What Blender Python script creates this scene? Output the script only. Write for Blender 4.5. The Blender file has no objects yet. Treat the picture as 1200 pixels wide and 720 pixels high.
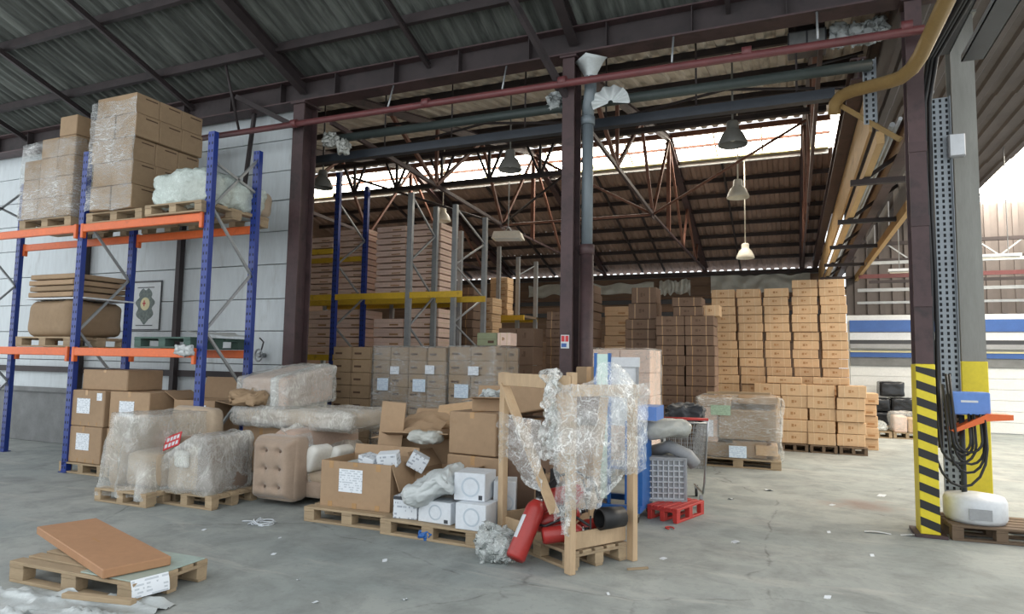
import bpy, math, random
from mathutils import Vector, Matrix, noise

random.seed(7)
SC = bpy.context.scene
COL = SC.collection
V = Vector

# ------------------------------------------------------------------ camera, world, exposure
F_PX, YAW, PITCH, ROLL, EYE = 770.0, math.radians(23.1), math.radians(4.7), math.radians(1.0), 1.6
fw = V((-math.sin(YAW) * math.cos(PITCH), math.cos(YAW) * math.cos(PITCH), math.sin(PITCH)))
rt = fw.cross(V((0, 0, 1))).normalized()
up = rt.cross(fw)
R_ = rt * math.cos(ROLL) + up * math.sin(ROLL)
U_ = up * math.cos(ROLL) - rt * math.sin(ROLL)
cd = bpy.data.cameras.new('camera')
cd.sensor_width = 36.0
cd.lens = F_PX / 1200.0 * 36.0
cd.clip_start = 0.05
cam = bpy.data.objects.new('camera', cd)
COL.objects.link(cam)
cam.matrix_world = Matrix(((R_.x, U_.x, -fw.x, 0), (R_.y, U_.y, -fw.y, 0), (R_.z, U_.z, -fw.z, EYE), (0, 0, 0, 1)))
SC.camera = cam

world = bpy.data.worlds.new('overcast_sky')
SC.world = world
world.use_nodes = True
bgn = world.node_tree.nodes['Background']
bgn.inputs[0].default_value = (0.93, 0.97, 1.0, 1)
bgn.inputs[1].default_value = 1.45

SC.view_settings.view_transform = 'Standard'
SC.view_settings.look = 'None'
SC.view_settings.gamma = 1.0
SC.view_settings.use_curve_mapping = False
SC.view_settings.exposure = 0.35
SC.cycles.use_denoising = True
SC.cycles.max_bounces = 8
SC.cycles.diffuse_bounces = 4
SC.cycles.transparent_max_bounces = 24
SC.cycles.sample_clamp_indirect = 8.0
SC.cycles.caustics_reflective = False
SC.cycles.caustics_refractive = False

# ------------------------------------------------------------------ materials
def srgb(r, g, b):
    f = lambda c: (c / 255 / 12.92) if c / 255 <= 0.04045 else ((c / 255 + 0.055) / 1.055) ** 2.4
    return (f(r), f(g), f(b), 1)

class NT:
    def __init__(s, name):
        s.m = bpy.data.materials.new(name)
        s.m.use_nodes = True
        s.t = s.m.node_tree
        s.t.nodes.clear()
        s.out = s.n('ShaderNodeOutputMaterial')
    def n(s, kind, **kw):
        x = s.t.nodes.new(kind)
        for k, v in kw.items():
            setattr(x, k, v)
        return x
    def l(s, a, b):
        s.t.links.new(a, b)
    def math(s, op, a, b=None):
        x = s.n('ShaderNodeMath', operation=op)
        for i, q in enumerate((a, b)):
            if q is None: continue
            if isinstance(q, (int, float)): x.inputs[i].default_value = q
            else: s.l(q, x.inputs[i])
        return x.outputs[0]
    def mixc(s, fac, a, b, mode='MIX'):
        x = s.n('ShaderNodeMix', data_type='RGBA', blend_type=mode)
        for i, q in ((0, fac), (6, a), (7, b)):
            if isinstance(q, (int, float)): x.inputs[i].default_value = q
            elif isinstance(q, tuple): x.inputs[i].default_value = q
            else: s.l(q, x.inputs[i])
        return x.outputs[2]
    def noise(s, vec, scale, detail=4, rough=0.55, dist=0.0, w=None):
        x = s.n('ShaderNodeTexNoise', noise_dimensions='4D' if w is not None else '3D')
        x.inputs['Scale'].default_value = scale
        x.inputs['Detail'].default_value = detail
        x.inputs['Roughness'].default_value = rough
        x.inputs['Distortion'].default_value = dist
        s.l(vec, x.inputs['Vector'])
        if w is not None: s.l(w, x.inputs['W'])
        return x.outputs['Fac']
    def ramp(s, v, lo, hi, a=0.0, b=1.0):
        x = s.n('ShaderNodeMapRange')
        s.l(v, x.inputs[0])
        for i, q in zip((1, 2, 3, 4), (lo, hi, a, b)): x.inputs[i].default_value = q
        return x.outputs[0]
    def scaled(s, vec, sc):
        x = s.n('ShaderNodeMapping')
        x.inputs['Scale'].default_value = sc
        s.l(vec, x.inputs['Vector'])
        return x.outputs[0]

def pmat(name, col, rough=0.6, metal=0.0, var=0.15, scale=3.0, dark=None, dlo=0.5, dhi=0.75, bump=0.0, bscale=20, orand=0.0,
         stretch=None, sheen=0.0, fine=0.06):
    N = NT(name)
    tc = N.n('ShaderNodeTexCoord').outputs['Object']
    oi = N.n('ShaderNodeObjectInfo').outputs['Random']
    w = N.math('MULTIPLY', oi, 37.0)
    vec = N.scaled(tc, stretch) if stretch else tc
    n1 = N.noise(vec, scale, 4, 0.6, 0.2, w)
    n2 = N.noise(vec, scale * 9, 3, 0.6, 0.0, w)
    c1 = tuple(max(0, c * (1 - var)) for c in col[:3]) + (1,)
    c2 = tuple(min(1, c * (1 + var)) for c in col[:3]) + (1,)
    c = N.mixc(N.ramp(n1, 0.3, 0.7), c1, c2)
    c = N.mixc(N.ramp(n2, 0.35, 0.75, 0, fine * 4), c, tuple(q * 0.55 for q in col[:3]) + (1,))
    if dark is not None:
        n3 = N.noise(vec, scale * 2.3, 6, 0.65, 0.4, w)
        c = N.mixc(N.ramp(n3, dlo, dhi), c, dark)
    if orand:
        v = N.ramp(oi, 0, 1, 1 - orand, 1 + orand)
        x = N.n('ShaderNodeHueSaturation')
        N.l(v, x.inputs['Value'])
        N.l(c, x.inputs['Color'])
        c = x.outputs[0]
    b = N.n('ShaderNodeBsdfPrincipled')
    N.l(c, b.inputs['Base Color'])
    b.inputs['Roughness'].default_value = rough
    b.inputs['Metallic'].default_value = metal
    if sheen: b.inputs['Sheen Weight'].default_value = sheen
    if bump:
        bp = N.n('ShaderNodeBump')
        bp.inputs['Strength'].default_value = bump
        bp.inputs['Distance'].default_value = 0.02
        N.l(N.noise(vec, bscale, 4, 0.6, 0.0, w), bp.inputs['Height'])
        N.l(bp.outputs[0], b.inputs['Normal'])
    N.l(b.outputs[0], N.out.inputs[0])
    return N.m

def film_mat(name, base, crease, scale=5.0, stretch=(1, 1, 1), tint=(0.86, 0.88, 0.87, 1), rough=0.22, cloud=0.12):
    """clear film: mostly see-through, a thin haze, whitish along its creases"""
    N = NT(name)
    tc = N.n('ShaderNodeTexCoord').outputs['Object']
    oi = N.n('ShaderNodeObjectInfo').outputs['Random']
    w = N.math('MULTIPLY', oi, 37.0)
    vec = N.scaled(tc, stretch)
    n1 = N.noise(vec, scale, 3, 0.5, 1.6, w)
    n2 = N.noise(vec, scale * 3.5, 3, 0.6, 2.2, w)
    n3 = N.noise(tc, 1.8, 3, 0.5, 0.3, w)
    r1 = N.ramp(N.math('ABSOLUTE', N.math('SUBTRACT', n1, 0.5)), 0.0, 0.022, 1.0, 0.0)
    r2 = N.ramp(N.math('ABSOLUTE', N.math('SUBTRACT', n2, 0.5)), 0.0, 0.035, 1.0, 0.0)
    r = N.math('ADD', N.math('MULTIPLY', r1, 0.65), N.math('MULTIPLY', r2, 0.5))
    r = N.math('MULTIPLY', r, N.ramp(n3, 0.35, 0.65, 0.25, 1.0))
    f = N.math('ADD', N.math('MULTIPLY', r, crease), N.ramp(n3, 0.35, 0.68, base - cloud, base + cloud))
    fac = N.ramp(f, 0.0, 1.0, 0.0, 1.0)
    t = N.n('ShaderNodeBsdfTransparent')
    t.inputs[0].default_value = (0.97, 0.98, 0.975, 1)
    b = N.n('ShaderNodeBsdfPrincipled')
    b.inputs['Base Color'].default_value = tint
    b.inputs['Roughness'].default_value = rough
    b.inputs['Specular IOR Level'].default_value = 0.9
    bp = N.n('ShaderNodeBump')
    bp.inputs['Strength'].default_value = 0.8
    bp.inputs['Distance'].default_value = 0.03
    N.l(N.math('ADD', n1, N.math('MULTIPLY', n2, 0.5)), bp.inputs['Height'])
    N.l(bp.outputs[0], b.inputs['Normal'])
    mx = N.n('ShaderNodeMixShader')
    N.l(fac, mx.inputs[0]); N.l(t.outputs[0], mx.inputs[1]); N.l(b.outputs[0], mx.inputs[2])
    N.l(mx.outputs[0], N.out.inputs[0])
    return N.m

def emit_mat(name, col, st):
    N = NT(name)
    e = N.n('ShaderNodeEmission')
    e.inputs[0].default_value = col
    e.inputs[1].default_value = st
    N.l(e.outputs[0], N.out.inputs[0])
    return N.m

def print_mat(name, paper, ink, rows=45.0, dens=0.5):
    N = NT(name)
    tc = N.n('ShaderNodeTexCoord').outputs['Object']
    sp = N.n('ShaderNodeSeparateXYZ'); N.l(tc, sp.inputs[0])
    zr = N.math('MULTIPLY', sp.outputs[2], rows)
    line = N.math('LESS_THAN', N.math('FRACT', zr), 0.5)
    cb = N.n('ShaderNodeCombineXYZ')
    N.l(N.math('MULTIPLY', sp.outputs[0], 28), cb.inputs[0]); N.l(N.math('MULTIPLY', sp.outputs[1], 28), cb.inputs[1])
    N.l(N.math('MULTIPLY', N.math('FLOOR', zr), 5.3), cb.inputs[2])
    nn = N.noise(cb.outputs[0], 1.0, 1)
    m = N.math('MULTIPLY', line, N.math('GREATER_THAN', nn, dens))
    b = N.n('ShaderNodeBsdfPrincipled')
    N.l(N.mixc(m, paper, ink), b.inputs['Base Color'])
    b.inputs['Roughness'].default_value = 0.6
    N.l(b.outputs[0], N.out.inputs[0])
    return N.m

def floor_mat():
    N = NT('worn_concrete')
    tc = N.n('ShaderNodeTexCoord').outputs['Object']
    a = N.noise(tc, 0.35, 6, 0.6, 0.6)
    b_ = N.noise(tc, 2.2, 8, 0.68, 0.4)
    c_ = N.noise(tc, 16, 6, 0.7)
    st = N.noise(N.scaled(tc, (0.5, 2.2, 1)), 1.3, 6, 0.65, 0.8)
    col = N.mixc(N.ramp(a, 0.35, 0.68), srgb(142, 150, 149), srgb(170, 173, 169))
    col = N.mixc(N.ramp(b_, 0.42, 0.7, 0, 0.7), col, srgb(112, 117, 116))
    col = N.mixc(N.ramp(st, 0.55, 0.72, 0, 0.5), col, srgb(186, 184, 178))
    col = N.mixc(N.ramp(c_, 0.55, 0.75, 0, 0.45), col, srgb(108, 110, 108))
    # cracks
    vo = N.n('ShaderNodeTexVoronoi', feature='DISTANCE_TO_EDGE')
    vo.inputs['Scale'].default_value = 0.45
    wv = N.n('ShaderNodeMix', data_type='VECTOR')
    nz = N.n('ShaderNodeTexNoise'); nz.inputs['Scale'].default_value = 1.7; nz.inputs['Detail'].default_value = 6
    N.l(tc, nz.inputs['Vector'])
    wv.inputs[0].default_value = 0.25
    N.l(tc, wv.inputs[4]); N.l(nz.outputs['Color'], wv.inputs[5])
    N.l(wv.outputs[1], vo.inputs['Vector'])
    cr = N.ramp(vo.outputs['Distance'], 0.0, 0.005, 0.6, 0)
    crm = N.math('MULTIPLY', cr, N.ramp(b_, 0.42, 0.6))
    col = N.mixc(crm, col, srgb(70, 70, 68))
    # rusty stain far right
    ds = N.n('ShaderNodeVectorMath', operation='DISTANCE'); N.l(N.scaled(tc, (1, 1.4, 1)), ds.inputs[0]); ds.inputs[1].default_value = (0.75, 12.3, 0)
    sd_ = N.math('ADD', ds.outputs['Value'], N.math('MULTIPLY', N.math('SUBTRACT', b_, 0.5), 1.6))
    col = N.mixc(N.ramp(sd_, 0.1, 0.5, 0.6, 0.0), col, srgb(120, 88, 78))
    b = N.n('ShaderNodeBsdfPrincipled')
    N.l(col, b.inputs['Base Color'])
    b.inputs['Roughness'].default_value = 0.72
    b.inputs['Specular IOR Level'].default_value = 0.35
    bp = N.n('ShaderNodeBump'); bp.inputs['Strength'].default_value = 0.25; bp.inputs['Distance'].default_value = 0.01
    N.l(N.math('SUBTRACT', c_, crm), bp.inputs['Height']); N.l(bp.outputs[0], b.inputs['Normal'])
    N.l(b.outputs[0], N.out.inputs[0])
    return N.m

M = {}
M['floor'] = floor_mat()
M['white_wall'] = pmat('painted_white_panel', srgb(198, 206, 209), 0.6, var=0.06, scale=0.9, dark=srgb(150, 152, 150), dlo=0.55, dhi=0.85, stretch=(2.5, 2.5, 0.5), bump=0.1)
M['white_wall_right'] = pmat('painted_white_brick', srgb(222, 224, 222), 0.6, var=0.05)
M['grey_wall'] = pmat('grey_render', srgb(120, 122, 122), 0.8, var=0.2)
M['far_wall'] = pmat('weathered_boards', srgb(120, 98, 82), 0.85, var=0.3, scale=1.5, stretch=(0.4, 1, 3), orand=0.25)
M['rust'] = pmat('red_oxide_steel', srgb(72, 54, 55), 0.6, var=0.3, scale=2.0, dark=srgb(46, 38, 39), dlo=0.5, dhi=0.7, bump=0.12)
M['rust_dark'] = pmat('dark_oxide_steel', srgb(50, 42, 43), 0.65, var=0.3, scale=2.0, dark=srgb(34, 30, 31), dlo=0.5, dhi=0.7)
M['rust_bright'] = pmat('rust_brown_steel', srgb(122, 84, 70), 0.7, var=0.25, scale=2.0, dark=srgb(90, 58, 46), dlo=0.5, dhi=0.7)
M['red_pipe'] = pmat('faded_red_pipe', srgb(104, 56, 57), 0.45, var=0.2, scale=3)
M['green_pipe'] = pmat('green_grey_pipe', srgb(56, 66, 64), 0.5, var=0.2)
M['dark_blue_steel'] = pmat('dark_blue_steel', srgb(46, 52, 60), 0.5, var=0.2)
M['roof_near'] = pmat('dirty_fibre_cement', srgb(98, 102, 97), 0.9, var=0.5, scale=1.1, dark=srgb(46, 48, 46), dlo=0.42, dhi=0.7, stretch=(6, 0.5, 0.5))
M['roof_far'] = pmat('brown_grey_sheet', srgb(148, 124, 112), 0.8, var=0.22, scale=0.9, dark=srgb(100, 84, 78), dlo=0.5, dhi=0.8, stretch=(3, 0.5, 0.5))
M['roof_mid'] = pmat('painted_glow_grey_sheet', srgb(206, 198, 186), 0.8, var=0.2, scale=0.9, dark=srgb(120, 110, 100), dlo=0.5, dhi=0.8, stretch=(3, 0.5, 0.5))  # lighter copy of the roof sheet; daylight glow put into its colour
M['roof_grey'] = pmat('dark_grey_cladding', srgb(92, 86, 84), 0.8, var=0.2, scale=0.9)
M['skylight'] = emit_mat('lit_skylight_pane', (1.0, 0.92, 0.78, 1), 15.0)
M['added_side_glow'] = emit_mat('added_side_glow_pane', (1.0, 0.90, 0.76, 1), 21.0)  # glow of the added right bay roof panes
M['cream'] = pmat('cream_paint', srgb(214, 206, 160), 0.6, var=0.1)
M['tan_board'] = pmat('tan_boards', srgb(198, 164, 116), 0.7, var=0.15, scale=1.5, dark=srgb(140, 108, 72), dlo=0.55, dhi=0.8, stretch=(2, 0.3, 2))
M['ochre'] = pmat('ochre_pipe_paint', srgb(142, 116, 72), 0.45, var=0.12)
M['blue'] = pmat('blue_powder_coat', srgb(34, 58, 134), 0.35, var=0.15, dark=srgb(58, 72, 118), dlo=0.6, dhi=0.85)
M['orange'] = pmat('orange_powder_coat', srgb(222, 104, 44), 0.42, var=0.1, dark=srgb(160, 70, 34), dlo=0.6, dhi=0.85)
M['yellow'] = pmat('yellow_powder_coat', srgb(206, 168, 46), 0.5, var=0.12, dark=srgb(130, 100, 40), dlo=0.58, dhi=0.8)
M['galv'] = pmat('galvanised_steel', srgb(160, 164, 166), 0.42, metal=0.5, var=0.12, scale=6)
M['tray_steel'] = pmat('galvanised_tray', srgb(150, 158, 164), 0.5, metal=0.2, var=0.1, scale=6)
M['hole'] = pmat('punched_hole', srgb(34, 36, 40), 0.9, var=0.05)
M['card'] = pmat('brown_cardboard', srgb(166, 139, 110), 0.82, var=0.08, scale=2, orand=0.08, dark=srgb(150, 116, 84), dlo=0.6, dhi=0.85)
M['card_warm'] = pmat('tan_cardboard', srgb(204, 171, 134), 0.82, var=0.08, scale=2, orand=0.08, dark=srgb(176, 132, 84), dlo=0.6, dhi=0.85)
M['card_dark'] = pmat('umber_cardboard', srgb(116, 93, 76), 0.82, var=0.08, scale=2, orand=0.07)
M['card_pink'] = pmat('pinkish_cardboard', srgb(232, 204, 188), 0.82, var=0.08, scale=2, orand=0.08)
M['card_grey'] = pmat('drab_cardboard', srgb(154, 130, 102), 0.82, var=0.1, scale=2, orand=0.06)
M['card_green'] = pmat('sage_cardboard', srgb(138, 144, 114), 0.82, var=0.08, scale=2)
M['card_in'] = pmat('cardboard_inside', srgb(160, 128, 94), 0.85, var=0.1)
M['tape'] = pmat('packing_tape', srgb(182, 146, 104), 0.25, var=0.06)
M['tape_pale'] = pmat('pale_strap', srgb(214, 188, 150), 0.3, var=0.06)
M['ink'] = pmat('carton_ink', srgb(84, 62, 46), 0.8, var=0.2)
M['ink_mid'] = pmat('dull_carton_ink', srgb(98, 76, 60), 0.8, var=0.2)
M['ink_soft'] = pmat('faded_carton_ink', srgb(170, 128, 86), 0.8, var=0.2)
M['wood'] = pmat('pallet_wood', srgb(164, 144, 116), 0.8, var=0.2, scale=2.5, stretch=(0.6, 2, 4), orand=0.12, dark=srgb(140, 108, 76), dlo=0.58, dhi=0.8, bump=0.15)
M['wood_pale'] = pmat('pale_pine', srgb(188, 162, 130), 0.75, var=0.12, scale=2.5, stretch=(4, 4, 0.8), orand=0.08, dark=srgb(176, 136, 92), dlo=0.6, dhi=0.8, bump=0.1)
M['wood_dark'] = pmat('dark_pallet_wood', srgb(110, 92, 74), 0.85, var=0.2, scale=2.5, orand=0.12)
M['green_wood'] = pmat('green_painted_pallet', srgb(72, 96, 88), 0.8, var=0.2)
M['taupe'] = pmat('taupe_upholstery', srgb(164, 144, 126), 0.9, var=0.08, scale=6, sheen=0.3, bump=0.2, bscale=160)
M['taupe_dark'] = pmat('brown_upholstery', srgb(116, 98, 84), 0.9, var=0.1, scale=6, sheen=0.3, bump=0.2, bscale=160)
M['beige'] = pmat('beige_upholstery', srgb(176, 158, 136), 0.9, var=0.08, scale=5, sheen=0.2, bump=0.15, bscale=160)
M['rose'] = pmat('rose_upholstery', srgb(186, 162, 146), 0.9, var=0.08, scale=5, sheen=0.2)
M['white_cloth'] = pmat('white_cushion', srgb(226, 226, 220), 0.9, var=0.05, bump=0.2, bscale=12)
M['film'] = film_mat('stretch_film', 0.20, 0.75, 5.0, (1, 1, 1.8), cloud=0.14)
M['film_wrap'] = film_mat('streaky_wrap_film', 0.17, 0.75, 3.2, (0.8, 0.8, 3.4), cloud=0.14, rough=0.16)
M['film_crate'] = film_mat('crinkled_film', 0.26, 0.85, 4.0, (1.2, 1.2, 0.9), cloud=0.18, rough=0.16)
M['film_thin'] = film_mat('thin_stretch_film', 0.15, 0.6, 3.0, stretch=(1, 1, 4.5), cloud=0.08)
M['film_sofa'] = film_mat('dust_cover_film', 0.36, 0.42, 2.2, (1.5, 1.5, 0.8), tint=(0.76, 0.77, 0.74, 1), rough=0.26, cloud=0.16)
M['film_milky'] = film_mat('milky_film', 0.42, 0.7, 6.0, tint=(0.80, 0.85, 0.84, 1), rough=0.2)
M['film_mint'] = film_mat('mint_film', 0.7, 0.4, 6.0, tint=(0.70, 0.80, 0.75, 1), rough=0.22)
M['plastic_white'] = pmat('white_plastic_sack', srgb(192, 198, 198), 0.32, var=0.08, scale=5, bump=0.35, bscale=14)
M['plastic_grey'] = pmat('grey_plastic_sack', srgb(176, 178, 172), 0.3, var=0.1, scale=5, bump=0.35, bscale=14)
M['paper'] = print_mat('printed_label', srgb(226, 232, 238), srgb(190, 198, 206))
M['paper_blue'] = print_mat('printed_blue_label', srgb(214, 228, 240), srgb(180, 200, 220))
M['white_card'] = pmat('white_carton', srgb(214, 220, 226), 0.7, var=0.04, orand=0.03)
M['white_print'] = print_mat('printed_white_carton', srgb(214, 220, 226), srgb(160, 168, 178), 30, 0.55)
M['grey_print'] = pmat('grey_blue_print', srgb(186, 198, 208), 0.7)
M['dark_print'] = pmat('dark_print', srgb(62, 66, 72), 0.7)
M['red'] = pmat('extinguisher_red', srgb(164, 50, 46), 0.35, var=0.12, dark=srgb(130, 34, 32), dlo=0.55, dhi=0.8)
M['red_pal'] = pmat('red_painted_wood', srgb(184, 56, 50), 0.55, var=0.15)
M['black'] = pmat('black_rubber', srgb(30, 30, 32), 0.5, var=0.15)
M['black_gloss'] = pmat('black_film', srgb(34, 36, 40), 0.25, var=0.3, bump=0.5, bscale=9)
M['chrome'] = pmat('wire_chrome', srgb(178, 180, 182), 0.3, metal=0.8, var=0.05)
M['grey_plastic'] = pmat('grey_plastic', srgb(150, 152, 154), 0.5, var=0.1, scale=5)
M['dark_plastic'] = pmat('charcoal_plastic', srgb(62, 64, 68), 0.5, var=0.15)
M['lamp_dark'] = pmat('lamp_shade_grey', srgb(120, 120, 116), 0.5, var=0.08)
M['lamp_white'] = pmat('lamp_shade_white', srgb(232, 228, 214), 0.45, var=0.05)
M['blue_cart'] = pmat('blue_cart_paint', srgb(40, 98, 168), 0.4, var=0.1)
M['blue_light'] = pmat('light_blue_plastic', srgb(96, 136, 206), 0.45, var=0.06)
M['panel_grey'] = pmat('pale_grey_panel', srgb(206, 210, 214), 0.45, var=0.05)
M['panel_lime'] = pmat('pale_lime_panel', srgb(206, 232, 222), 0.45, var=0.05)
M['haz_yellow'] = pmat('hazard_yellow', srgb(226, 206, 44), 0.5, var=0.08, dark=srgb(170, 150, 50), dlo=0.62, dhi=0.85)
M['haz_black'] = pmat('hazard_black', srgb(34, 34, 34), 0.55, var=0.15)
M['band_blue'] = pmat('blue_cladding', srgb(54, 92, 156), 0.5, var=0.08)
M['grey_column'] = pmat('grey_painted_column', srgb(140, 140, 134), 0.6, var=0.12, stretch=(3, 3, 0.4))
M['blue_grey'] = pmat('blue_grey_downpipe', srgb(112, 122, 128), 0.45, var=0.14, stretch=(3, 3, 0.4))
M['panel_carton'] = pmat('flat_orange_carton', srgb(172, 130, 96), 0.75, var=0.05, scale=2, dark=srgb(168, 116, 76), dlo=0.66, dhi=0.85)
M['glass_green'] = pmat('pale_green_sheet', srgb(168, 186, 178), 0.25, var=0.05)
M['mint_paper'] = print_mat('mint_label', srgb(178, 204, 180), srgb(150, 178, 152))
M['red_sign'] = pmat('red_sign', srgb(196, 52, 56), 0.5, var=0.06)
M['poster_dark'] = pmat('poster_foliage', srgb(104, 116, 112), 0.7, var=0.35, scale=22)
M['poster_paper'] = pmat('poster_paper', srgb(206, 212, 214), 0.6, var=0.03)

# ------------------------------------------------------------------ mesh builder
class MB:
    def __init__(s):
        s.v, s.f, s.mi, s.sm = [], [], [], []
    def add(s, vs, fs, mi=0, smooth=False):
        o = len(s.v)
        s.v += [tuple(p) for p in vs]
        for f in fs:
            s.f.append([i + o for i in f]); s.mi.append(mi); s.sm.append(smooth)
        return s
    def box(s, c, d, rz=0.0, mi=0, mat=None):
        hx, hy, hz = d[0] / 2, d[1] / 2, d[2] / 2
        pts = [V((x, y, z)) for x in (-hx, hx) for y in (-hy, hy) for z in (-hz, hz)]
        Rm = mat if mat else Matrix.Rotation(rz, 3, 'Z')
        pts = [Rm @ p + V(c) for p in pts]
        return s.add(pts, [(0, 1, 3, 2), (4, 6, 7, 5), (0, 4, 5, 1), (2, 3, 7, 6), (0, 2, 6, 4), (1, 5, 7, 3)], mi)
    def bx(s, x0, x1, y0, y1, z0, z1, mi=0):
        return s.box(((x0 + x1) / 2, (y0 + y1) / 2, (z0 + z1) / 2), (x1 - x0, y1 - y0, z1 - z0), 0, mi)
    def cbox(s, c, d, b=0.008, rz=0.0, mi=0):
        h = [q / 2 for q in d]
        vs, idx = [], {}
        for sx in (-1, 1):
            for sy in (-1, 1):
                for sz in (-1, 1):
                    sg = (sx, sy, sz)
                    for a in range(3):
                        p = [sg[k] * (h[k] if k == a else h[k] - b) for k in range(3)]
                        idx[sg, a] = len(vs); vs.append(V(p))
        fs = []
        for a in range(3):
            u, w = [(1, 2), (0, 2), (0, 1)][a]
            for q in (-1, 1):
                def k(su, sw):
                    g = [0, 0, 0]; g[a] = q; g[u] = su; g[w] = sw
                    return idx[tuple(g), a]
                fs.append([k(-1, -1), k(1, -1), k(1, 1), k(-1, 1)])
            for su in (-1, 1):
                for sw in (-1, 1):
                    g0 = [0, 0, 0]; g0[u] = su; g0[w] = sw
                    lo = list(g0); lo[a] = -1; hi = list(g0); hi[a] = 1
                    fs.append([idx[tuple(lo), u], idx[tuple(hi), u], idx[tuple(hi), w], idx[tuple(lo), w]])
        for g in [(x, y, z) for x in (-1, 1) for y in (-1, 1) for z in (-1, 1)]:
            fs.append([idx[g, 0], idx[g, 1], idx[g, 2]])
        out = []
        for f in fs:
            p = [vs[i] for i in f]
            nr = (p[1] - p[0]).cross(p[2] - p[0])
            out.append(f if nr.dot(sum(p, V((0, 0, 0)))) > 0 else f[::-1])
        Rm = Matrix.Rotation(rz, 3, 'Z')
        return s.add([Rm @ p + V(c) for p in vs], out, mi)
    def beam(s, p0, p1, w, h, mi=0, upv=(0, 0, 1)):
        p0, p1 = V(p0), V(p1)
        d = (p1 - p0)
        L = d.length
        d.normalize()
        u = V(upv)
        if abs(d.dot(u)) > 0.98: u = V((0, 1, 0))
        r = d.cross(u).normalized(); u2 = r.cross(d)
        m = Matrix((r, d, u2)).transposed()
        return s.box((p0 + p1) / 2, (w, L, h), 0, mi, m)
    def hbeam(s, p0, p1, w, h, t=0.015, upv=(0, 0, 1), mi=0):
        p0, p1 = V(p0), V(p1)
        d = (p1 - p0).normalized()
        u = V(upv)
        r = d.cross(u).normalized(); u2 = r.cross(d)
        o = u2 * (h / 2 - t / 2)
        s.beam(p0 + o, p1 + o, w, t, mi, upv); s.beam(p0 - o, p1 - o, w, t, mi, upv)
        return s.beam(p0, p1, t, h - 2 * t, mi, upv)
    def tube(s, pts, r, n=8, mi=0, caps=True):
        pts = [V(p) for p in pts]
        rs = r if isinstance(r, (list, tuple)) else [r] * len(pts)
        vs, fs = [], []
        prev = None
        for i, p in enumerate(pts):
            if i == 0: d = pts[1] - p
            elif i == len(pts) - 1: d = p - pts[i - 1]
            else: d = (pts[i + 1] - p).normalized() + (p - pts[i - 1]).normalized()
            d = d.normalized() if d.length > 1e-9 else V((0, 0, 1))
            a = prev if prev is not None else (V((0, 0, 1)) if abs(d.z) < 0.9 else V((1, 0, 0)))
            a = (a - d * a.dot(d))
            a = a.normalized() if a.length > 1e-6 else d.orthogonal().normalized()
            prev = a
            b = d.cross(a)
            for k in range(n):
                t = 2 * math.pi * k / n
                vs.append(p + (a * math.cos(t) + b * math.sin(t)) * rs[i])
        for i in range(len(pts) - 1):
            for k in range(n):
                k2 = (k + 1) % n
                fs.append((i * n + k, i * n + k2, (i + 1) * n + k2, (i + 1) * n + k))
        s.add(vs, fs, mi, True)
        if caps:
            o = len(s.v) - len(vs)
            s.f.append([o + k for k in range(n)][::-1]); s.mi.append(mi); s.sm.append(False)
            s.f.append([o + (len(pts) - 1) * n + k for k in range(n)]); s.mi.append(mi); s.sm.append(False)
        return s
    def lathe(s, prof, c=(0, 0, 0), n=20, mi=0, m=None):
        vs, fs = [], []
        for r, z in prof:
            for k in range(n):
                t = 2 * math.pi * k / n
                p = V((r * math.cos(t), r * math.sin(t), z))
                vs.append((m @ p if m else p) + V(c))
        for i in range(len(prof) - 1):
            for k in range(n):
                k2 = (k + 1) % n
                fs.append((i * n + k, i * n + k2, (i + 1) * n + k2, (i + 1) * n + k))
        return s.add(vs, fs, mi, True)
    def grid(s, fn, nu, nv, mi=0, smooth=True):
        vs = [fn(i / nu, j / nv) for j in range(nv + 1) for i in range(nu + 1)]
        fs = [(j * (nu + 1) + i, j * (nu + 1) + i + 1, (j + 1) * (nu + 1) + i + 1, (j + 1) * (nu + 1) + i) for j in range(nv) for i in range(nu)]
        return s.add(vs, fs, mi, smooth)
    def prism(s, poly, y0, y1, mi=0):
        n = len(poly)
        vs = [(x, y0, z) for x, z in poly] + [(x, y1, z) for x, z in poly]
        fs = [list(range(n)), list(range(n, 2 * n))[::-1]] + [(i, i + n, (i + 1) % n + n, (i + 1) % n) for i in range(n)]
        return s.add(vs, fs, mi)
    def soft(s, c, d, r=0.06, n=8, amp=0.01, nsc=3.0, seed=0, rz=0.0, shape=None, mi=0, open_bottom=False):
        h = V((d[0] / 2, d[1] / 2, d[2] / 2))
        r = min(r, h.x, h.y, h.z)
        idx, vs, fs = {}, [], []
        off = V((seed * 7.13, seed * 3.7, seed * 1.9))
        Rm = Matrix.Rotation(rz, 3, 'Z')
        def vid(p):
            k = tuple(round(q, 4) for q in p)
            if k not in idx:
                q = V(p)
                inner = V([max(-(h[i] - r), min(h[i] - r, q[i] * h[i])) for i in range(3)])
                dd = V([q[i] * h[i] for i in range(3)]) - inner
                if dd.length > 1e-9: dd = dd.normalized() * r
                w = inner + dd
                nv = noise.noise_vector((w + off) * nsc) * amp + noise.noise_vector((w + off) * nsc * 3.1) * amp * 0.4
                if n >= 14: nv = nv + noise.noise_vector((w + off) * nsc * 7.3) * amp * 0.28
                w = w + nv
                if shape: w = shape(w)
                idx[k] = len(vs)
                vs.append(Rm @ w + V(c))
            return idx[k]
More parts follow.
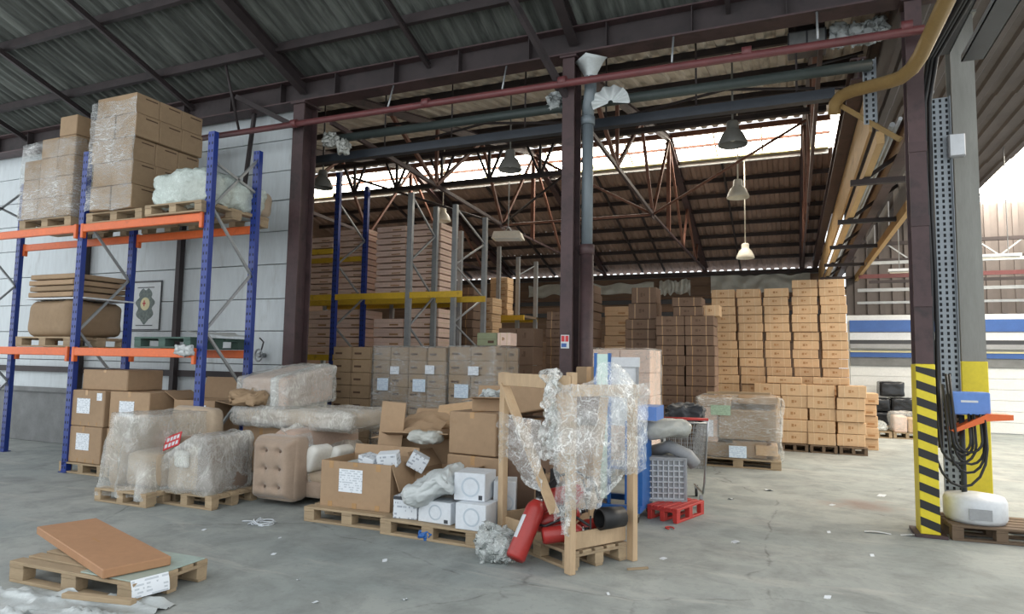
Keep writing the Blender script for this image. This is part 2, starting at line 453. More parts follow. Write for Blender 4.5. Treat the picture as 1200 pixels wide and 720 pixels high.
        for a in range(3):
            u, w = [(1, 2), (2, 0), (0, 1)][a]
            for q in (-1, 1):
                if open_bottom and a == 2 and q == -1: continue
                for i in range(n):
                    for j in range(n):
                        def P(ii, jj):
                            p = [0, 0, 0]; p[a] = q; p[u] = -1 + 2 * ii / n; p[w] = -1 + 2 * jj / n
                            return vid(p)
                        f = [P(i, j), P(i + 1, j), P(i + 1, j + 1), P(i, j + 1)]
                        fs.append(f if q > 0 else f[::-1])
        return s.add(vs, fs, mi, True)
    def mesh(s, name, mats):
        me = bpy.data.meshes.new(name)
        me.from_pydata(s.v, [], s.f)
        for m in (mats if isinstance(mats, (list, tuple)) else [mats]):
            me.materials.append(M[m])
        me.polygons.foreach_set('material_index', s.mi)
        me.polygons.foreach_set('use_smooth', s.sm)
        me.update()
        return me

SEEN = {}
def tag(o, label, cat, group=None):
    nw = len(label.split())
    if not 4 <= nw <= 16: print('LABEL LENGTH', nw, label)
    if label in SEEN and SEEN[label] != group or (label in SEEN and group is None): print('LABEL DUPLICATE', label)
    SEEN[label] = group
    o['label'] = label
    o['category'] = cat
    if group: o['group'] = group
    return o

def obj(name, me, mat=None, parent=None, loc=(0, 0, 0), rot=(0, 0, 0)):
    if isinstance(me, MB): me = me.mesh(name, mat)
    o = bpy.data.objects.new(name, me)
    COL.objects.link(o)
    o.location = loc
    o.rotation_euler = rot
    if parent: o.parent = parent
    return o

def empty(name, loc, rz=0.0, label=None, cat=None, group=None, rot=None):
    o = bpy.data.objects.new(name, None)
    COL.objects.link(o)
    o.empty_display_size = 0.2
    o.location = loc
    o.rotation_euler = rot if rot else (0, 0, rz)
    if label: tag(o, label, cat, group)
    return o

def struct(name, me, mat, parent=None):
    o = obj(name, me, mat, parent)
    if not parent: o['kind'] = 'structure'
    return o

ORD = ['zeroth', 'first', 'second', 'third', 'fourth', 'fifth', 'sixth', 'seventh', 'eighth', 'ninth', 'tenth', 'eleventh', 'twelfth',
       'thirteenth', 'fourteenth', 'fifteenth', 'sixteenth', 'seventeenth', 'eighteenth', 'nineteenth']

# ------------------------------------------------------------------ the setting
YC = 7.52            # column line
EAVE = 5.68          # valley height
RY, RZ = 16.2, 7.33  # far ridge
FY, FZ = 24.0, 5.0   # far eave

struct('floor', MB().bx(-16, 12, -4, 26, -0.2, 0.0), 'floor')

# left white wall: horizontal panels on a backing
wl = struct('wall_left', MB().bx(-15.5, -6.72, 7.78, 7.9, 0, 5.62), 'grey_wall')
zs = [0.95, 1.48, 1.99, 2.48, 3.01, 3.52, 4.0, 4.46, 4.95, 5.58]
for i in range(len(zs) - 1):
    dy = 0.004 * math.sin(i * 2.7)
    obj('wall_panel', MB().cbox((-11.11, 7.755 + dy, (zs[i] + zs[i + 1]) / 2), (8.74, 0.05, zs[i + 1] - zs[i] - 0.012), 0.004), 'white_wall', wl)
obj('wall_panel', MB().cbox((-11.11, 7.75, 0.47), (8.74, 0.04, 0.93), 0.004), 'grey_wall', wl)
obj('wall_ledge', MB().bx(-15.4, -6.75, 7.66, 7.74, 1.26, 1.36), 'rust_dark', wl)
obj('wall_rail', MB().bx(-15.4, -6.75, 7.68, 7.74, 0.9, 0.98), 'grey_wall', wl)

# far wall: boards
wf = struct('wall_back', MB().bx(-16, 1.4, 24.06, 24.2, 0, 4.84), 'grey_wall')
for k in range(14):
    z0 = 0.02 + k * 0.335
    obj('wall_board', MB().bx(-16, 1.4, 24.0 + 0.02 * (k % 2), 24.055, z0, z0 + 0.325), 'far_wall', wf)
# left end wall of the far hall
we = struct('wall_end', MB().bx(-16.1, -15.95, 7.6, 24.3, 0, 7.5), 'far_wall')
# right bay: white wall with blue and grey bands
wr = struct('wall_right', MB().bx(1.4, 12, 20.06, 20.2, 0, 3.0), 'white_wall_right')
for nm, z0, z1, y0, m in (('blue_band', 2.55, 2.86, 19.98, 'band_blue'), ('grey_band', 2.33, 2.53, 20.0, 'panel_grey'), ('pipe_band', 2.10, 2.22, 19.9, 'grey_plastic'),
                          ('dark_band', 2.22, 2.33, 20.02, 'dark_plastic'), ('blue_band', 1.87, 2.0, 19.97, 'band_blue'), ('cream_band', 2.0, 2.04, 19.95, 'cream'),
                          ('grey_band', 1.64, 1.85, 20.0, 'grey_wall')):
    obj(nm, MB().bx(1.45, 12, y0, 20.055, z0, z1), m, wr)
for k in range(6):
    obj('wall_course', MB().bx(1.45, 12, 20.035, 20.058, 0.02 + k * 0.27, 0.28 + k * 0.27), 'white_wall_right', wr)

# roofs: corrugated sheets in rows between purlins
def corr(mb, x0, x1, p0, p1, pitch, amp, per=6, square=False, mi=0):
    nx = int((x1 - x0) / pitch * per)
    (ya, za), (yb, zb) = p0, p1
    def fn(u, v):
        x = x0 + (x1 - x0) * u
        ph = (x / pitch) % 1.0
        o = (amp if (ph < 0.5) else -amp) if square else amp * math.cos(2 * math.pi * ph)
        return (x, ya + (yb - ya) * v, za + (zb - za) * v + o)
    return mb.grid(fn, nx, 2, mi, not square)

ceil_n = bpy.data.objects.new('ceiling', None); COL.objects.link(ceil_n); ceil_n['kind'] = 'structure'
def nz_(y): return EAVE + 0.06 + 0.36 * (YC - y)
edges = [YC + 0.15, 6.9, 5.9, 4.9, 3.9, 2.9, 1.9, 0.9]
for i in range(len(edges) - 1):
    a, b = edges[i], edges[i + 1]
    lift = 0.012 * (i % 2) + 0.05
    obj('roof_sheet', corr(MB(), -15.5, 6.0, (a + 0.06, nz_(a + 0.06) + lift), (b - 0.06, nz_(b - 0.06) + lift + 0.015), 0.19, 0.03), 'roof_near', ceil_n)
for y in edges[1:]:
    obj('purlin', MB().beam((-15.5, y, nz_(y) - 0.03), (6, y, nz_(y) - 0.03), 0.07, 0.12), 'rust_dark', ceil_n)
for x in (-13.2, -11.1, -8.9, -6.62, -4.5, -2.42, -0.6, 1.2, 3.3):
    w = 0.12 if x in (-6.62, -2.42, 1.2) else 0.05
    h = 0.2 if w > 0.1 else 0.08
    obj('rafter', MB().hbeam((x, YC, nz_(YC) - 0.14), (x, 0.9, nz_(0.9) - 0.14), w, h, 0.014), 'rust_dark', ceil_n)

ceil_f = bpy.data.objects.new('ceiling', None); COL.objects.link(ceil_f); ceil_f['kind'] = 'structure'
def sn(y): return EAVE + (RZ - EAVE) * (y - YC) / (RY - YC)
def sf(y): return RZ + (FZ - RZ) * (y - RY) / (FY - RY)
SK0, SK1 = 16.3, 17.55
ys = [YC, 9.3, 11.0, 12.7, 14.4, RY]
for a, b in zip(ys, ys[1:]):
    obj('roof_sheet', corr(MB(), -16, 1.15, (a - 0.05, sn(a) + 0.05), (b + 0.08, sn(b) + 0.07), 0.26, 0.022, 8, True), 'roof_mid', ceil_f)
ys2 = [SK1, 19.2, 20.8, 22.4, FY + 0.3]
for a, b in zip(ys2, ys2[1:]):
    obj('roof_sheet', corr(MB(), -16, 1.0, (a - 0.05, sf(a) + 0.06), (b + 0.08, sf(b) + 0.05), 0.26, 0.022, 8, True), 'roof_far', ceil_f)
for y in ys[1:-1]:
    obj('purlin', MB().beam((-16, y, sn(y) - 0.03), (1, y, sn(y) - 0.03), 0.06, 0.1), 'rust_dark', ceil_f)
for y in (18.4, 19.2, 20.0, 20.8, 21.6, 22.4, 23.2):
    obj('purlin', MB().beam((-16, y, sf(y) - 0.04), (1, y, sf(y) - 0.04), 0.06, 0.11), 'rust_dark', ceil_f)
obj('eave_beam', MB().bx(-16, 1, 23.8, 23.95, 4.72, 4.86), 'rust_dark', ceil_f)
for x in (-14.0, -12.0, -10.0, -8.4, -5.0, -4.2, -1.6):
    obj('rafter', MB().beam((x, SK1, sf(SK1) - 0.08), (x, 23.9, sf(23.9) - 0.08), 0.05, 0.08), 'rust_dark', ceil_f)

sky = bpy.data.objects.new('window_1', None); COL.objects.link(sky); sky['kind'] = 'structure'
x = -16.0
pane_me = None
while x < 0.5:
    w = 1.1
    obj('pane', MB().add([(x, SK0, sf(SK0) + 0.04), (x + w - 0.02, SK0, sf(SK0) + 0.04), (x + w - 0.02, SK1, sf(SK1) + 0.04), (x, SK1, sf(SK1) + 0.04)], [(0, 1, 2, 3)]), 'skylight', sky)
    obj('glazing_bar', MB().beam((x, SK0, sf(SK0) + 0.02), (x, SK1, sf(SK1) + 0.02), 0.035, 0.04), 'cream', sky)
    x += w
obj('sill_rail', MB().beam((-16, SK1, sf(SK1) - 0.02), (0.9, SK1, sf(SK1) - 0.02), 0.08, 0.16), 'galv', sky)
obj('sill_board', MB().beam((-16, SK1 - 0.1, sf(SK1) + 0.03), (0.9, SK1 - 0.1, sf(SK1) + 0.03), 0.16, 0.04), 'cream', sky)
obj('head_rail', MB().beam((-16, SK0, sf(SK0)), (0.9, SK0, sf(SK0)), 0.08, 0.12), 'rust_bright', sky)
obj('purlin', MB().beam((-16, 16.72, sf(16.72) - 0.08), (0.9, 16.72, sf(16.72) - 0.08), 0.05, 0.06), 'rust_bright', sky)

# roof over the right bay
ceil_r = bpy.data.objects.new('ceiling', None); COL.objects.link(ceil_r); ceil_r['kind'] = 'structure'
for a, b in ((7.6, 12.0), (12.0, 16.0), (16.0, 20.2)):
    obj('roof_sheet', corr(MB(), 1.0, 4.2, (a - 0.05, 5.9), (b + 0.05, 5.9 - 0.03), 0.26, 0.022, 8, True), 'roof_grey', ceil_r)
    obj('roof_sheet', corr(MB(), 5.7, 9.0, (a - 0.05, 5.9), (b + 0.05, 5.9 - 0.03), 0.26, 0.022, 8, True), 'roof_grey', ceil_r)
added_glow = bpy.data.objects.new('window_added_glow', None); COL.objects.link(added_glow); added_glow['kind'] = 'structure'  # unseen glowing roof panes, added to light stack sides from the right
for k in range(11):
    y0 = 7.6 + k * 1.15
    obj('pane', MB().add([(4.2, y0, 5.92), (5.7, y0, 5.92), (5.7, y0 + 1.13, 5.92), (4.2, y0 + 1.13, 5.92)], [(0, 1, 2, 3)]), 'added_side_glow', added_glow)
    obj('glazing_bar', MB().bx(4.2, 5.7, y0 - 0.02, y0 + 0.02, 5.86, 5.9), 'cream', added_glow)
struct('wall_partition', MB().bx(1.16, 1.22, 7.6, 24.2, 5.3, 7.6), 'roof_grey')
wg = struct('wall_gable', MB().bx(1.4, 12, 20.1, 20.25, 3.0, 6.0), 'roof_grey')
for k in range(22):
    xx = 1.6 + k * 0.3
    obj('cladding_rib', MB().bx(xx, xx + 0.12, 20.06, 20.11, 3.02, 5.85), 'roof_grey', wg)
for i, (z, y, m, hh) in enumerate(((3.25, 19.4, 'galv', 0.06), (3.55, 19.2, 'galv', 0.08), (3.85, 18.8, 'red_pipe', 0.1), (3.95, 17.0, 'galv', 0.07), (3.45, 16.4, 'rust_dark', 0.06))):
    o = obj('ceiling_conduit', MB().bx(1.6, 7, y - 0.03, y + 0.03, z, z + hh), m)
    tag(o, ['thin grey conduit lowest across the right bay', 'grey conduit with lamp battens below the red pipe', 'dark red pipe crossing the far right bay',
            'pale conduit above the dark red pipe at right', 'dark slim rail hanging in front of right bay conduits'][i], 'pipe')
lat = empty('lattice_girder', (1.7, 18.0, 4.2), 0, 'rusty lattice girder crossing the right bay above the pipes', 'girder')
obj('chord', MB().bx(0, 5.5, -0.04, 0.04, 0.35, 0.43), 'rust_dark', lat)
obj('chord', MB().bx(0, 5.5, -0.04, 0.04, -0.05, 0.02), 'rust_dark', lat)
web = MB().beam((0, 0, 0), (0.45, 0, 0.38), 0.03, 0.03).mesh('web_bar', 'galv')
for k in range(12):
    o = obj('web_bar', web, None, lat, (k * 0.45 + (0.45 if k % 2 else 0), 0, 0)); o.scale.x = -1 if k % 2 else 1

# ------------------------------------------------------------------ columns, girder, pipes
def hcol(name, label, x, y, w, d, z1, m='rust', z0=0.0):
    o = empty(name, (x, y, z0), 0, label, 'column')
    h = z1 - z0
    obj('flange', MB().bx(-w / 2, w / 2, -d / 2, -d / 2 + 0.02, 0, h), m, o)
    obj('flange', MB().bx(-w / 2, w / 2, d / 2 - 0.02, d / 2, 0, h), m, o)
    obj('web', MB().bx(-0.012, 0.012, -d / 2 + 0.02, d / 2 - 0.02, 0, h), m, o)
    obj('base_plate', MB().bx(-w / 2 - 0.06, w / 2 + 0.06, -d / 2 - 0.06, d / 2 + 0.06, 0.002, 0.03), m, o)
    obj('cap_plate', MB().bx(-w / 2 - 0.03, w / 2 + 0.03, -d / 2 - 0.03, d / 2 + 0.03, h - 0.03, h), m, o)
    return o
hcol('steel_column', 'dark brown steel column at the end of the white wall', -6.63, 7.56, 0.2, 0.3, 5.36)
cm = hcol('steel_column', 'purple-brown steel column in the middle carrying a small sign', -2.47, 7.58, 0.15, 0.3, 5.36)
cr = hcol('steel_column', 'purple-brown steel column on the right with hazard-striped foot', 1.185, 7.58, 0.15, 0.24, 5.36)
# hazard cover on the right column
hz = obj('hazard_cover', MB().cbox((0, 0, 0.83), (0.165, 0.27, 1.62), 0.006), 'haz_yellow', cr)
hz['label'] = 'yellow and black hazard cover'
for k in range(10):
    z = 0.05 + k * 0.162
    poly = [(-0.081, z + 0.06), (-0.081, min(z + 0.14, 1.62)), (0.081, z + 0.08), (0.081, max(z, 0.025))]
    obj('hazard_stripe', MB().prism(poly, -0.139, -0.1345), 'haz_black', hz)
# stiffener rivet plates on right column
for z in (2.2, 3.0, 3.75):
    obj('splice_plate', MB().bx(-0.08, 0.08, -0.132, -0.121, z, z + 0.1), 'rust', cr)
# mid column sign
sg = empty('safety_sign', (-2.475, 7.423, 1.76), 0, 'small white safety sign with red top on middle column', 'sign')
obj('board', MB().bx(-0.052, 0.052, -0.004, 0, 0, 0.16), 'poster_paper', sg)
obj('symbol', MB().bx(-0.044, -0.005, -0.006, -0.004, 0.08, 0.15), 'red_sign', sg)
obj('symbol', MB().bx(0.005, 0.044, -0.006, -0.004, 0.08, 0.15), 'red_sign', sg)
obj('symbol', MB().bx(-0.044, 0.02, -0.006, -0.004, 0.015, 0.06), 'band_blue', sg)

girder = empty('valley_girder', (0, YC, 5.36), 0, 'deep dark steel plate girder running over the column line', 'girder')
obj('web_plate', MB().bx(-15.5, 5.5, 0.0, 0.02, 0.02, 0.33), 'rust_dark', girder)
obj('flange', MB().bx(-15.5, 5.5, -0.13, 0.15, 0.0, 0.02), 'rust', girder)
obj('flange', MB().bx(-15.5, 5.5, -0.13, 0.15, 0.33, 0.35), 'rust', girder)
for k in range(20):
    obj('stiffener', MB().bx(-15 + k, -14.99 + k, -0.11, 0.0, 0.02, 0.33), 'rust_dark', girder)

def pipe(name, label, pts, r, m, cat='pipe', n=10):
    return tag(obj(name, MB().tube(pts, r, n), m), label, cat)
rp = empty('sprinkler_pipe', (0, 0, 0), 0, 'long faded red pipe running in front of the columns', 'pipe')
obj('pipe_run', MB().tube([(-9.0, 7.3, 4.99), (1.25, 7.3, 4.93)], 0.045, 10), 'red_pipe', rp)
for x in (-8.2, -6.6, -4.4, -2.5, -0.4, 1.1):
    obj('coupling', MB().tube([(x - 0.05, 7.3, 4.985), (x + 0.05, 7.3, 4.985)], 0.06, 10), 'red_pipe', rp)
for x in (-5.0, -3.3, -1.2, 0.3):
    obj('hanger', MB().tube([(x, 7.3, 5.0), (x, 7.42, 5.36)], 0.012, 6), 'galv', rp)
pipe('service_pipe', 'grey-green pipe under the red pipe', [(-6.35, 7.86, 4.9), (0.85, 7.86, 4.88)], 0.062, 'green_pipe')
db = empty('tie_beam', (0, 8.2, 4.69), 0, 'dark blue-black beam spanning below the grey-green pipe', 'beam')
obj('beam_run', MB().bx(-7.2, 0.5, -0.06, 0.06, -0.02, 0.1), 'dark_blue_steel', db)
for k in range(7):
    obj('hanger', MB().tube([(-6.8 + k * 1.15, 0, 0.1), (-6.8 + k * 1.15, 0, sn(8.2) - 4.72)], 0.012, 6), 'rust_dark', db)
# downpipe with hopper beside middle column
dp = empty('downpipe', (-2.275, 7.62, 0), 0, 'blue-grey rain downpipe beside the middle column with brown foot', 'pipe')
obj('lower_sleeve', MB().tube([(0, 0, 0.0), (0, 0, 2.95)], 0.085, 14), 'rust', dp)
obj('upper_pipe', MB().tube([(0, 0, 2.95), (0, 0, 4.6)], 0.07, 14), 'blue_grey', dp)
obj('collar', MB().tube([(0, 0, 2.9), (0, 0, 3.02)], 0.095, 14), 'rust', dp)
obj('collar', MB().tube([(0, 0, 4.52), (0, 0, 4.62)], 0.088, 14), 'blue_grey', dp)
obj('elbow', MB().tube([(0, 0, 4.6), (0.02, -0.05, 4.75), (0.06, -0.1, 4.9), (0.06, -0.1, 5.08)], 0.075, 14), 'blue_grey', dp)
hp = obj('hopper', MB().lathe([(0.075, 5.05), (0.09, 5.12), (0.17, 5.26), (0.21, 5.3), (0.2, 5.305), (0.15, 5.24)], (0.06, -0.1, 0), 4), 'plastic_white', dp)

def crumple(mb, c, d, n=10, amp=0.3, seed=0, nsc=4.0):
    return mb.soft(c, d, min(d) * 0.4, max(n, 16), min(d) * amp * 1.25, nsc / max(d), seed)
def bag(name, label, c, d, m, seed, cat='plastic', amp=0.3, n=10, group=None):
    return tag(obj(name, crumple(MB(), (0, 0, 0), d, n, amp, seed), m, None, c), label, cat, group)
def fan(u, v):
    a = -0.2 + u * 3.6; r = 0.03 + 0.2 * v
    return (math.cos(a) * r, 0.03 * math.sin(u * 40) * v, math.sin(a) * r * 0.9)
tag(obj('plastic_cover', MB().grid(fan, 40, 3), 'plastic_white', None, (-1.96, 7.5, 4.72)), 'white pleated plastic cover hanging right of the middle column top', 'plastic')
bag('plastic_wrap', 'white plastic wrapped lamp left of middle column top', (-2.78, 7.9, 4.98), (0.2, 0.2, 0.22), 'plastic_white', 3)
bag('plastic_wrap', 'torn white plastic on pipe end beside the left column', (-6.3, 7.75, 4.86), (0.2, 0.16, 0.2), 'plastic_grey', 5)
bag('plastic_wrap', 'lower torn white plastic scrap beside the left column', (-6.1, 7.8, 4.74), (0.18, 0.14, 0.2), 'plastic_grey', 6)

# ochre pipe at upper right and brace
pipe('gas_pipe', 'thick ochre pipe bending down from the upper right roof', [(1.62, 3.4, 5.0), (1.21, 6.04, 4.6), (1.13, 6.8, 4.46), (1.09, 7.0, 4.43), (1.02, 7.2, 4.43), (0.93, 7.34, 4.46), (0.66, 7.9, 4.63), (0.56, 8.08, 4.66), (0.5, 8.18, 4.62), (0.49, 8.22, 4.5)], 0.068, 'ochre', n=14)
tag(obj('brace_strut', MB().beam((0.5, 8.25, 4.66), (1.08, 7.75, 3.98), 0.04, 0.05), 'ochre'), 'ochre diagonal brace from pipe elbow to right column', 'brace')
cl = empty('duct_box', (0.22, 8.3, 5.32), 0, 'dark grey duct box above the red pipe at right', 'box')
obj('casing', MB().cbox((0, 0, 0.11), (0.42, 0.3, 0.22), 0.01), 'dark_plastic', cl)
obj('front_panel', MB().bx(-0.19, -0.01, -0.156, -0.15, 0.02, 0.2).bx(0.01, 0.19, -0.156, -0.15, 0.02, 0.2), 'grey_wall', cl)
obj('strap', MB().bx(-0.2, 0.2, -0.02, 0.02, 0.22, 0.36), 'rust_dark', cl)
for i, (x, z, w_, lb) in enumerate(((0.56, 5.42, 0.2, 'torn white plastic hanging right of the duct box'), (0.8, 5.4, 0.26, 'bunched blue-white plastic above red pipe at right'), (0.98, 5.44, 0.14, 'small white plastic scrap near right column top'))):
    bag('plastic_wrap', lb, (x, 8.2, z), (w_, 0.14, 0.26), 'plastic_white', 110 + i)
# knee braces at columns (near side)
for i, (a, b, lb) in enumerate((((-6.6, 7.5, 4.95), (-7.75, 7.3, 5.55), 'brown diagonal knee brace left of the white wall column'),
                                ((-2.5, 7.45, 4.85), (-3.0, 6.6, 5.95), 'brown sloping strut meeting the top of middle column'))):
    tag(obj('knee_brace', MB().beam(a, b, 0.07, 0.07), 'rust_dark'), lb, 'brace')
# poles against the left wall
tag(obj('wall_post', MB().bx(-9.2, -9.11, 7.6, 7.69, 0, 5.4), 'rust_dark'), 'slim dark steel post standing against the white wall', 'post')
tag(obj('wall_post', MB().bx(-11.5, -11.41, 7.6, 7.69, 0, 5.4), 'rust_dark'), 'dark steel post behind the leftmost rack upright', 'post')
tag(obj('sloping_strut', MB().beam((-7.62, 7.55, 5.42), (-7.9, 7.62, 3.6), 0.05, 0.05), 'rust_dark'), 'thin dark sloping strut on white wall behind the rack', 'brace')
tag(obj('roof_hanger', MB().tube([(-7.66, 7.3, 4.99), (-7.62, 6.9, 6.0)], 0.02, 6), 'rust_dark'), 'short hanger rod holding the red pipe over white wall', 'rod')

# transverse roof trusses of the far hall
def truss(x, label):
    t = empty('roof_truss', (x, YC, 0), 0, label, 'truss')
    def P(y, z): return (0, y - YC, z)
    obj('top_chord', MB().hbeam(P(7.7, sn(7.7) - 0.15), P(RY, RZ - 0.12), 0.11, 0.14, 0.014), 'rust', t)
    obj('top_chord', MB().hbeam(P(RY, RZ - 0.14), P(23.8, sf(23.8) - 0.16), 0.16, 0.22, 0.016), 'rust', t)
    hub = P(14.2, 4.85); hub2 = P(18.6, 4.85)
    obj('bottom_tie', MB().beam(P(7.8, 5.15), hub, 0.05, 0.07), 'rust', t)
    obj('bottom_tie', MB().beam(hub, hub2, 0.04, 0.05), 'rust', t)
    obj('bottom_tie', MB().beam(hub2, P(23.7, 4.9), 0.05, 0.07), 'rust', t)
    for a, b in ((hub, P(13.0, sn(13.0) - 0.2)), (hub, P(RY, RZ - 0.2)), (hub2, P(RY, RZ - 0.2)), (hub2, P(19.4, sf(19.4) - 0.25)),
                 (P(11.0, 5.0), P(11.0, sn(11) - 0.2)), (P(11.0, 5.0), P(13.0, sn(13) - 0.2)), (P(11.0, 5.0), P(9.4, sn(9.4) - 0.2)), (P(21.2, 4.88), P(19.4, sf(19.4) - 0.25)), (P(21.2, 4.88), P(21.6, sf(21.6) - 0.25))):
        obj('web_bar', MB().beam(a, b, 0.06, 0.06), 'rust_bright', t)
    obj('king_post', MB().beam(P(RY, 4.85), P(RY, RZ - 0.15), 0.09, 0.09), 'rust_bright', t)
    obj('gusset', MB().box(hub, (0.02, 0.3, 0.2)), 'rust', t)
    return t
truss(-2.75, 'rusty roof truss right of the middle column in far hall')
truss(-6.35, 'rusty roof truss above the floodlight in far hall')
truss(-10.2, 'rusty roof truss above the yellow rack in far hall')
truss(0.35, 'rusty roof truss beside the tan crane boarding')
for i, (a, b, lb) in enumerate((((-2.75, 14.2, 4.85), (0.35, 13.4, 6.3), 'pale slanting strut from truss joint up to the right'),
                ((-2.75, 14.2, 4.85), (-5.0, 12.8, 5.95), 'pale slanting strut from truss joint up behind middle column'),
                ((-2.75, 14.2, 4.85), (-6.35, 14.2, 4.85), 'thin level tie rod linking two far roof trusses'),
                ((-6.35, 14.2, 4.85), (-3.9, 13.0, 5.9), 'dark strut rising right from the floodlight truss'),
                ((-6.35, 14.2, 4.85), (-9.6, 12.6, 5.9), 'dark strut rising left from the floodlight truss'),
                ((-2.4, 9.2, 5.6), (0.9, 9.2, 5.15), 'thin dark cross brace falling right under the skylight'),
                ((-2.4, 9.2, 5.15), (0.9, 9.2, 5.62), 'thin dark cross brace rising right under the skylight'),
                ((-6.3, 9.2, 5.6), (-2.6, 9.2, 5.15), 'thin cross brace falling right left of middle column'),
                ((-6.3, 9.2, 5.15), (-2.6, 9.2, 5.6), 'thin cross brace rising right left of middle column'))):
    tag(obj('brace_rod', MB().tube([a, b], 0.022 if i > 4 else 0.03, 6), 'rust_bright' if i < 3 else 'rust_dark'), lb, 'brace')
# longitudinal lattice girder
lg = empty('lattice_girder', (-9.6, 12.0, 5.3), 0, 'dark lattice girder with W bracing under the skylight at left', 'girder')
obj('chord', MB().bx(0, 10.2, -0.05, 0.05, 0.62, 0.7), 'rust_dark', lg)
obj('chord', MB().bx(0, 5.6, -0.05, 0.05, -0.04, 0.05), 'rust_dark', lg)
wb = MB().beam((0, 0, 0), (0.28, 0, 0.62), 0.045, 0.045).mesh('web_bar', 'rust_dark')
wb2 = MB().beam((0, 0, 0), (0, 0, 0.62), 0.05, 0.05).mesh('web_bar', 'rust_dark')
for k in range(5):
    for sx in (-1, 1):
        o = obj('web_bar', wb, None, lg, (0.56 + k * 1.12, 0, 0)); o.scale.x = sx
    obj('web_bar', wb2, None, lg, (0.56 + k * 1.12, 0, 0))

# crane runway boarding at right
cw = empty('crane_runway', (0.75, 8.2, 4.0), 0, 'crane runway with tan boarding running back under the right roof', 'runway')
obj('top_beam', MB().hbeam((0, 0, 1.0), (0, 15.8, 1.0), 0.16, 0.26, 0.02), 'rust', cw)
for k in range(8):
    obj('board', MB().bx(0.1, 0.13, k * 1.95 + 0.1, k * 1.95 + 2.03, 0.28, 0.86), 'tan_board', cw)
obj('rail', MB().bx(0.16, 0.24, 0.0, 15.8, 0.1, 0.24), 'tan_board', cw)
obj('conduit', MB().tube([(0.32, 0, 0.3), (0.32, 15.8, 0.3)], 0.03, 8), 'galv', cw)
obj('conduit', MB().tube([(0.4, 0, 0.36), (0.4, 15.8, 0.36)], 0.022, 8), 'panel_grey', cw)
obj('girder', MB().hbeam((0.56, 0, 0.4), (0.56, 15.8, 0.4), 0.14, 0.36, 0.02), 'rust', cw)
obj('conduit', MB().tube([(0.7, 0, 0.62), (0.7, 15.8, 0.62)], 0.03, 8), 'galv', cw)
obj('lower_beam', MB().bx(0.86, 0.94, 3.0, 15.8, -0.06, 0.1), 'tan_board', cw)
for k in range(3):
    obj('side_panel', MB().bx(0.9, 0.92, 3.1 + k * 2.2, 4.6 + k * 2.2, 0.12, 0.62), 'grey_plastic', cw)
for k in range(6):
    obj('bracket', MB().bx(0.0, 0.98, 1.4 + k * 2.6, 1.48 + k * 2.6, 0.0, 0.07), 'rust_dark', cw)
    obj('bracket', MB().beam((0.1, 1.44 + k * 2.6, 0.02), (0.9, 1.44 + k * 2.6, 0.6), 0.04, 0.05), 'rust_dark', cw)

# perforated cable trays by the right column
def tray(label, x, y, z0, z1, w, m='tray_steel'):
    t = empty('cable_tray', (x, y, z0), 0, label, 'cable tray')
    h = z1 - z0
    obj('tray_back', MB().bx(-w / 2, w / 2, 0, 0.006, 0, h), m, t)
    obj('tray_edge', MB().bx(-w / 2, -w / 2 + 0.006, -0.04, 0, 0, h), m, t)
    obj('tray_edge', MB().bx(w / 2 - 0.006, w / 2, -0.04, 0, 0, h), m, t)
    sl = MB()
    nc = max(2, int(w / 0.05))
    for k in range(int(h / 0.06)):
        for c in range(nc):
            xx = -w / 2 + (c + 0.5) * w / nc
            sl.bx(xx - 0.011, xx + 0.011, -0.002, 0.0, k * 0.06 + 0.012, k * 0.06 + 0.046)
    o = obj('punched_slots', sl, 'hole', t); o['kind'] = 'stuff'
    return t
tray('tall perforated grey cable tray right of hazard-striped column', 1.48, 7.95, 0.25, 4.45, 0.17)
tray('short perforated cable tray hanging left of right column top', 0.83, 7.95, 4.25, 4.98, 0.13)
for i, (x, lb) in enumerate(((1.33, 'thick black cable running up beside the right column'), (1.37, 'second black cable nearest the perforated tray'), (1.30, 'black cable hugging the right column edge'))):
    pts = [(x, 7.9 + 0.01 * i, 0.9 - 0.1 * i)] + [(x + 0.008 * math.sin(z * 3 + i), 7.9 + 0.01 * i, z) for z in (1.4, 2, 2.6, 3.2, 3.8, 4.4)] + [(x + 0.05, 7.7, 4.8), (x + 0.15, 6.2, 4.85), (x + 0.3, 4, 4.95)]
    tag(obj('black_cable', MB().tube(pts, 0.022, 8), 'black'), lb, 'cable')
jb = empty('junction_box', (1.6, 7.9, 3.78), 0, 'grey junction box on the perforated tray at right', 'box')
obj('box_body', MB().cbox((0, 0, 0.12), (0.15, 0.09, 0.24), 0.01), 'grey_plastic', jb)
obj('lid', MB().cbox((0, -0.05, 0.12), (0.13, 0.012, 0.22), 0.004), 'panel_grey', jb)
for i, (x, z, lb, m) in enumerate(((1.45, 4.85, 'dark cable tray run sloping along roof at upper right', 'dark_plastic'), (1.75, 4.75, 'second dark cable tray at the upper right edge', 'dark_plastic'))):
    t = empty('overhead_tray', (x, 7.6, z), 0, lb, 'cable tray')
    obj('tray_bed', MB().bx(-0.1, 0.1, -4.5, 0.2, 0, 0.01), m, t)
    obj('tray_side', MB().bx(-0.1, -0.09, -4.5, 0.2, 0, 0.07), 'galv', t)
    obj('tray_side', MB().bx(0.09, 0.1, -4.5, 0.2, 0, 0.07), 'galv', t)
    for q in range(3):
        obj('cable', MB().tube([(-0.05 + q * 0.05, 0.1, 0.03), (-0.05 + q * 0.05, -4.4, 0.03)], 0.018, 6), 'black', t)
gc = hcol('steel_column', 'grey painted column at the right edge behind the cable tray', 1.76, 8.4, 0.22, 0.26, 5.5, 'grey_column')
obj('yellow_foot', MB().cbox((0, 0, 0.85), (0.235, 0.28, 1.66), 0.006), 'haz_yellow', gc)

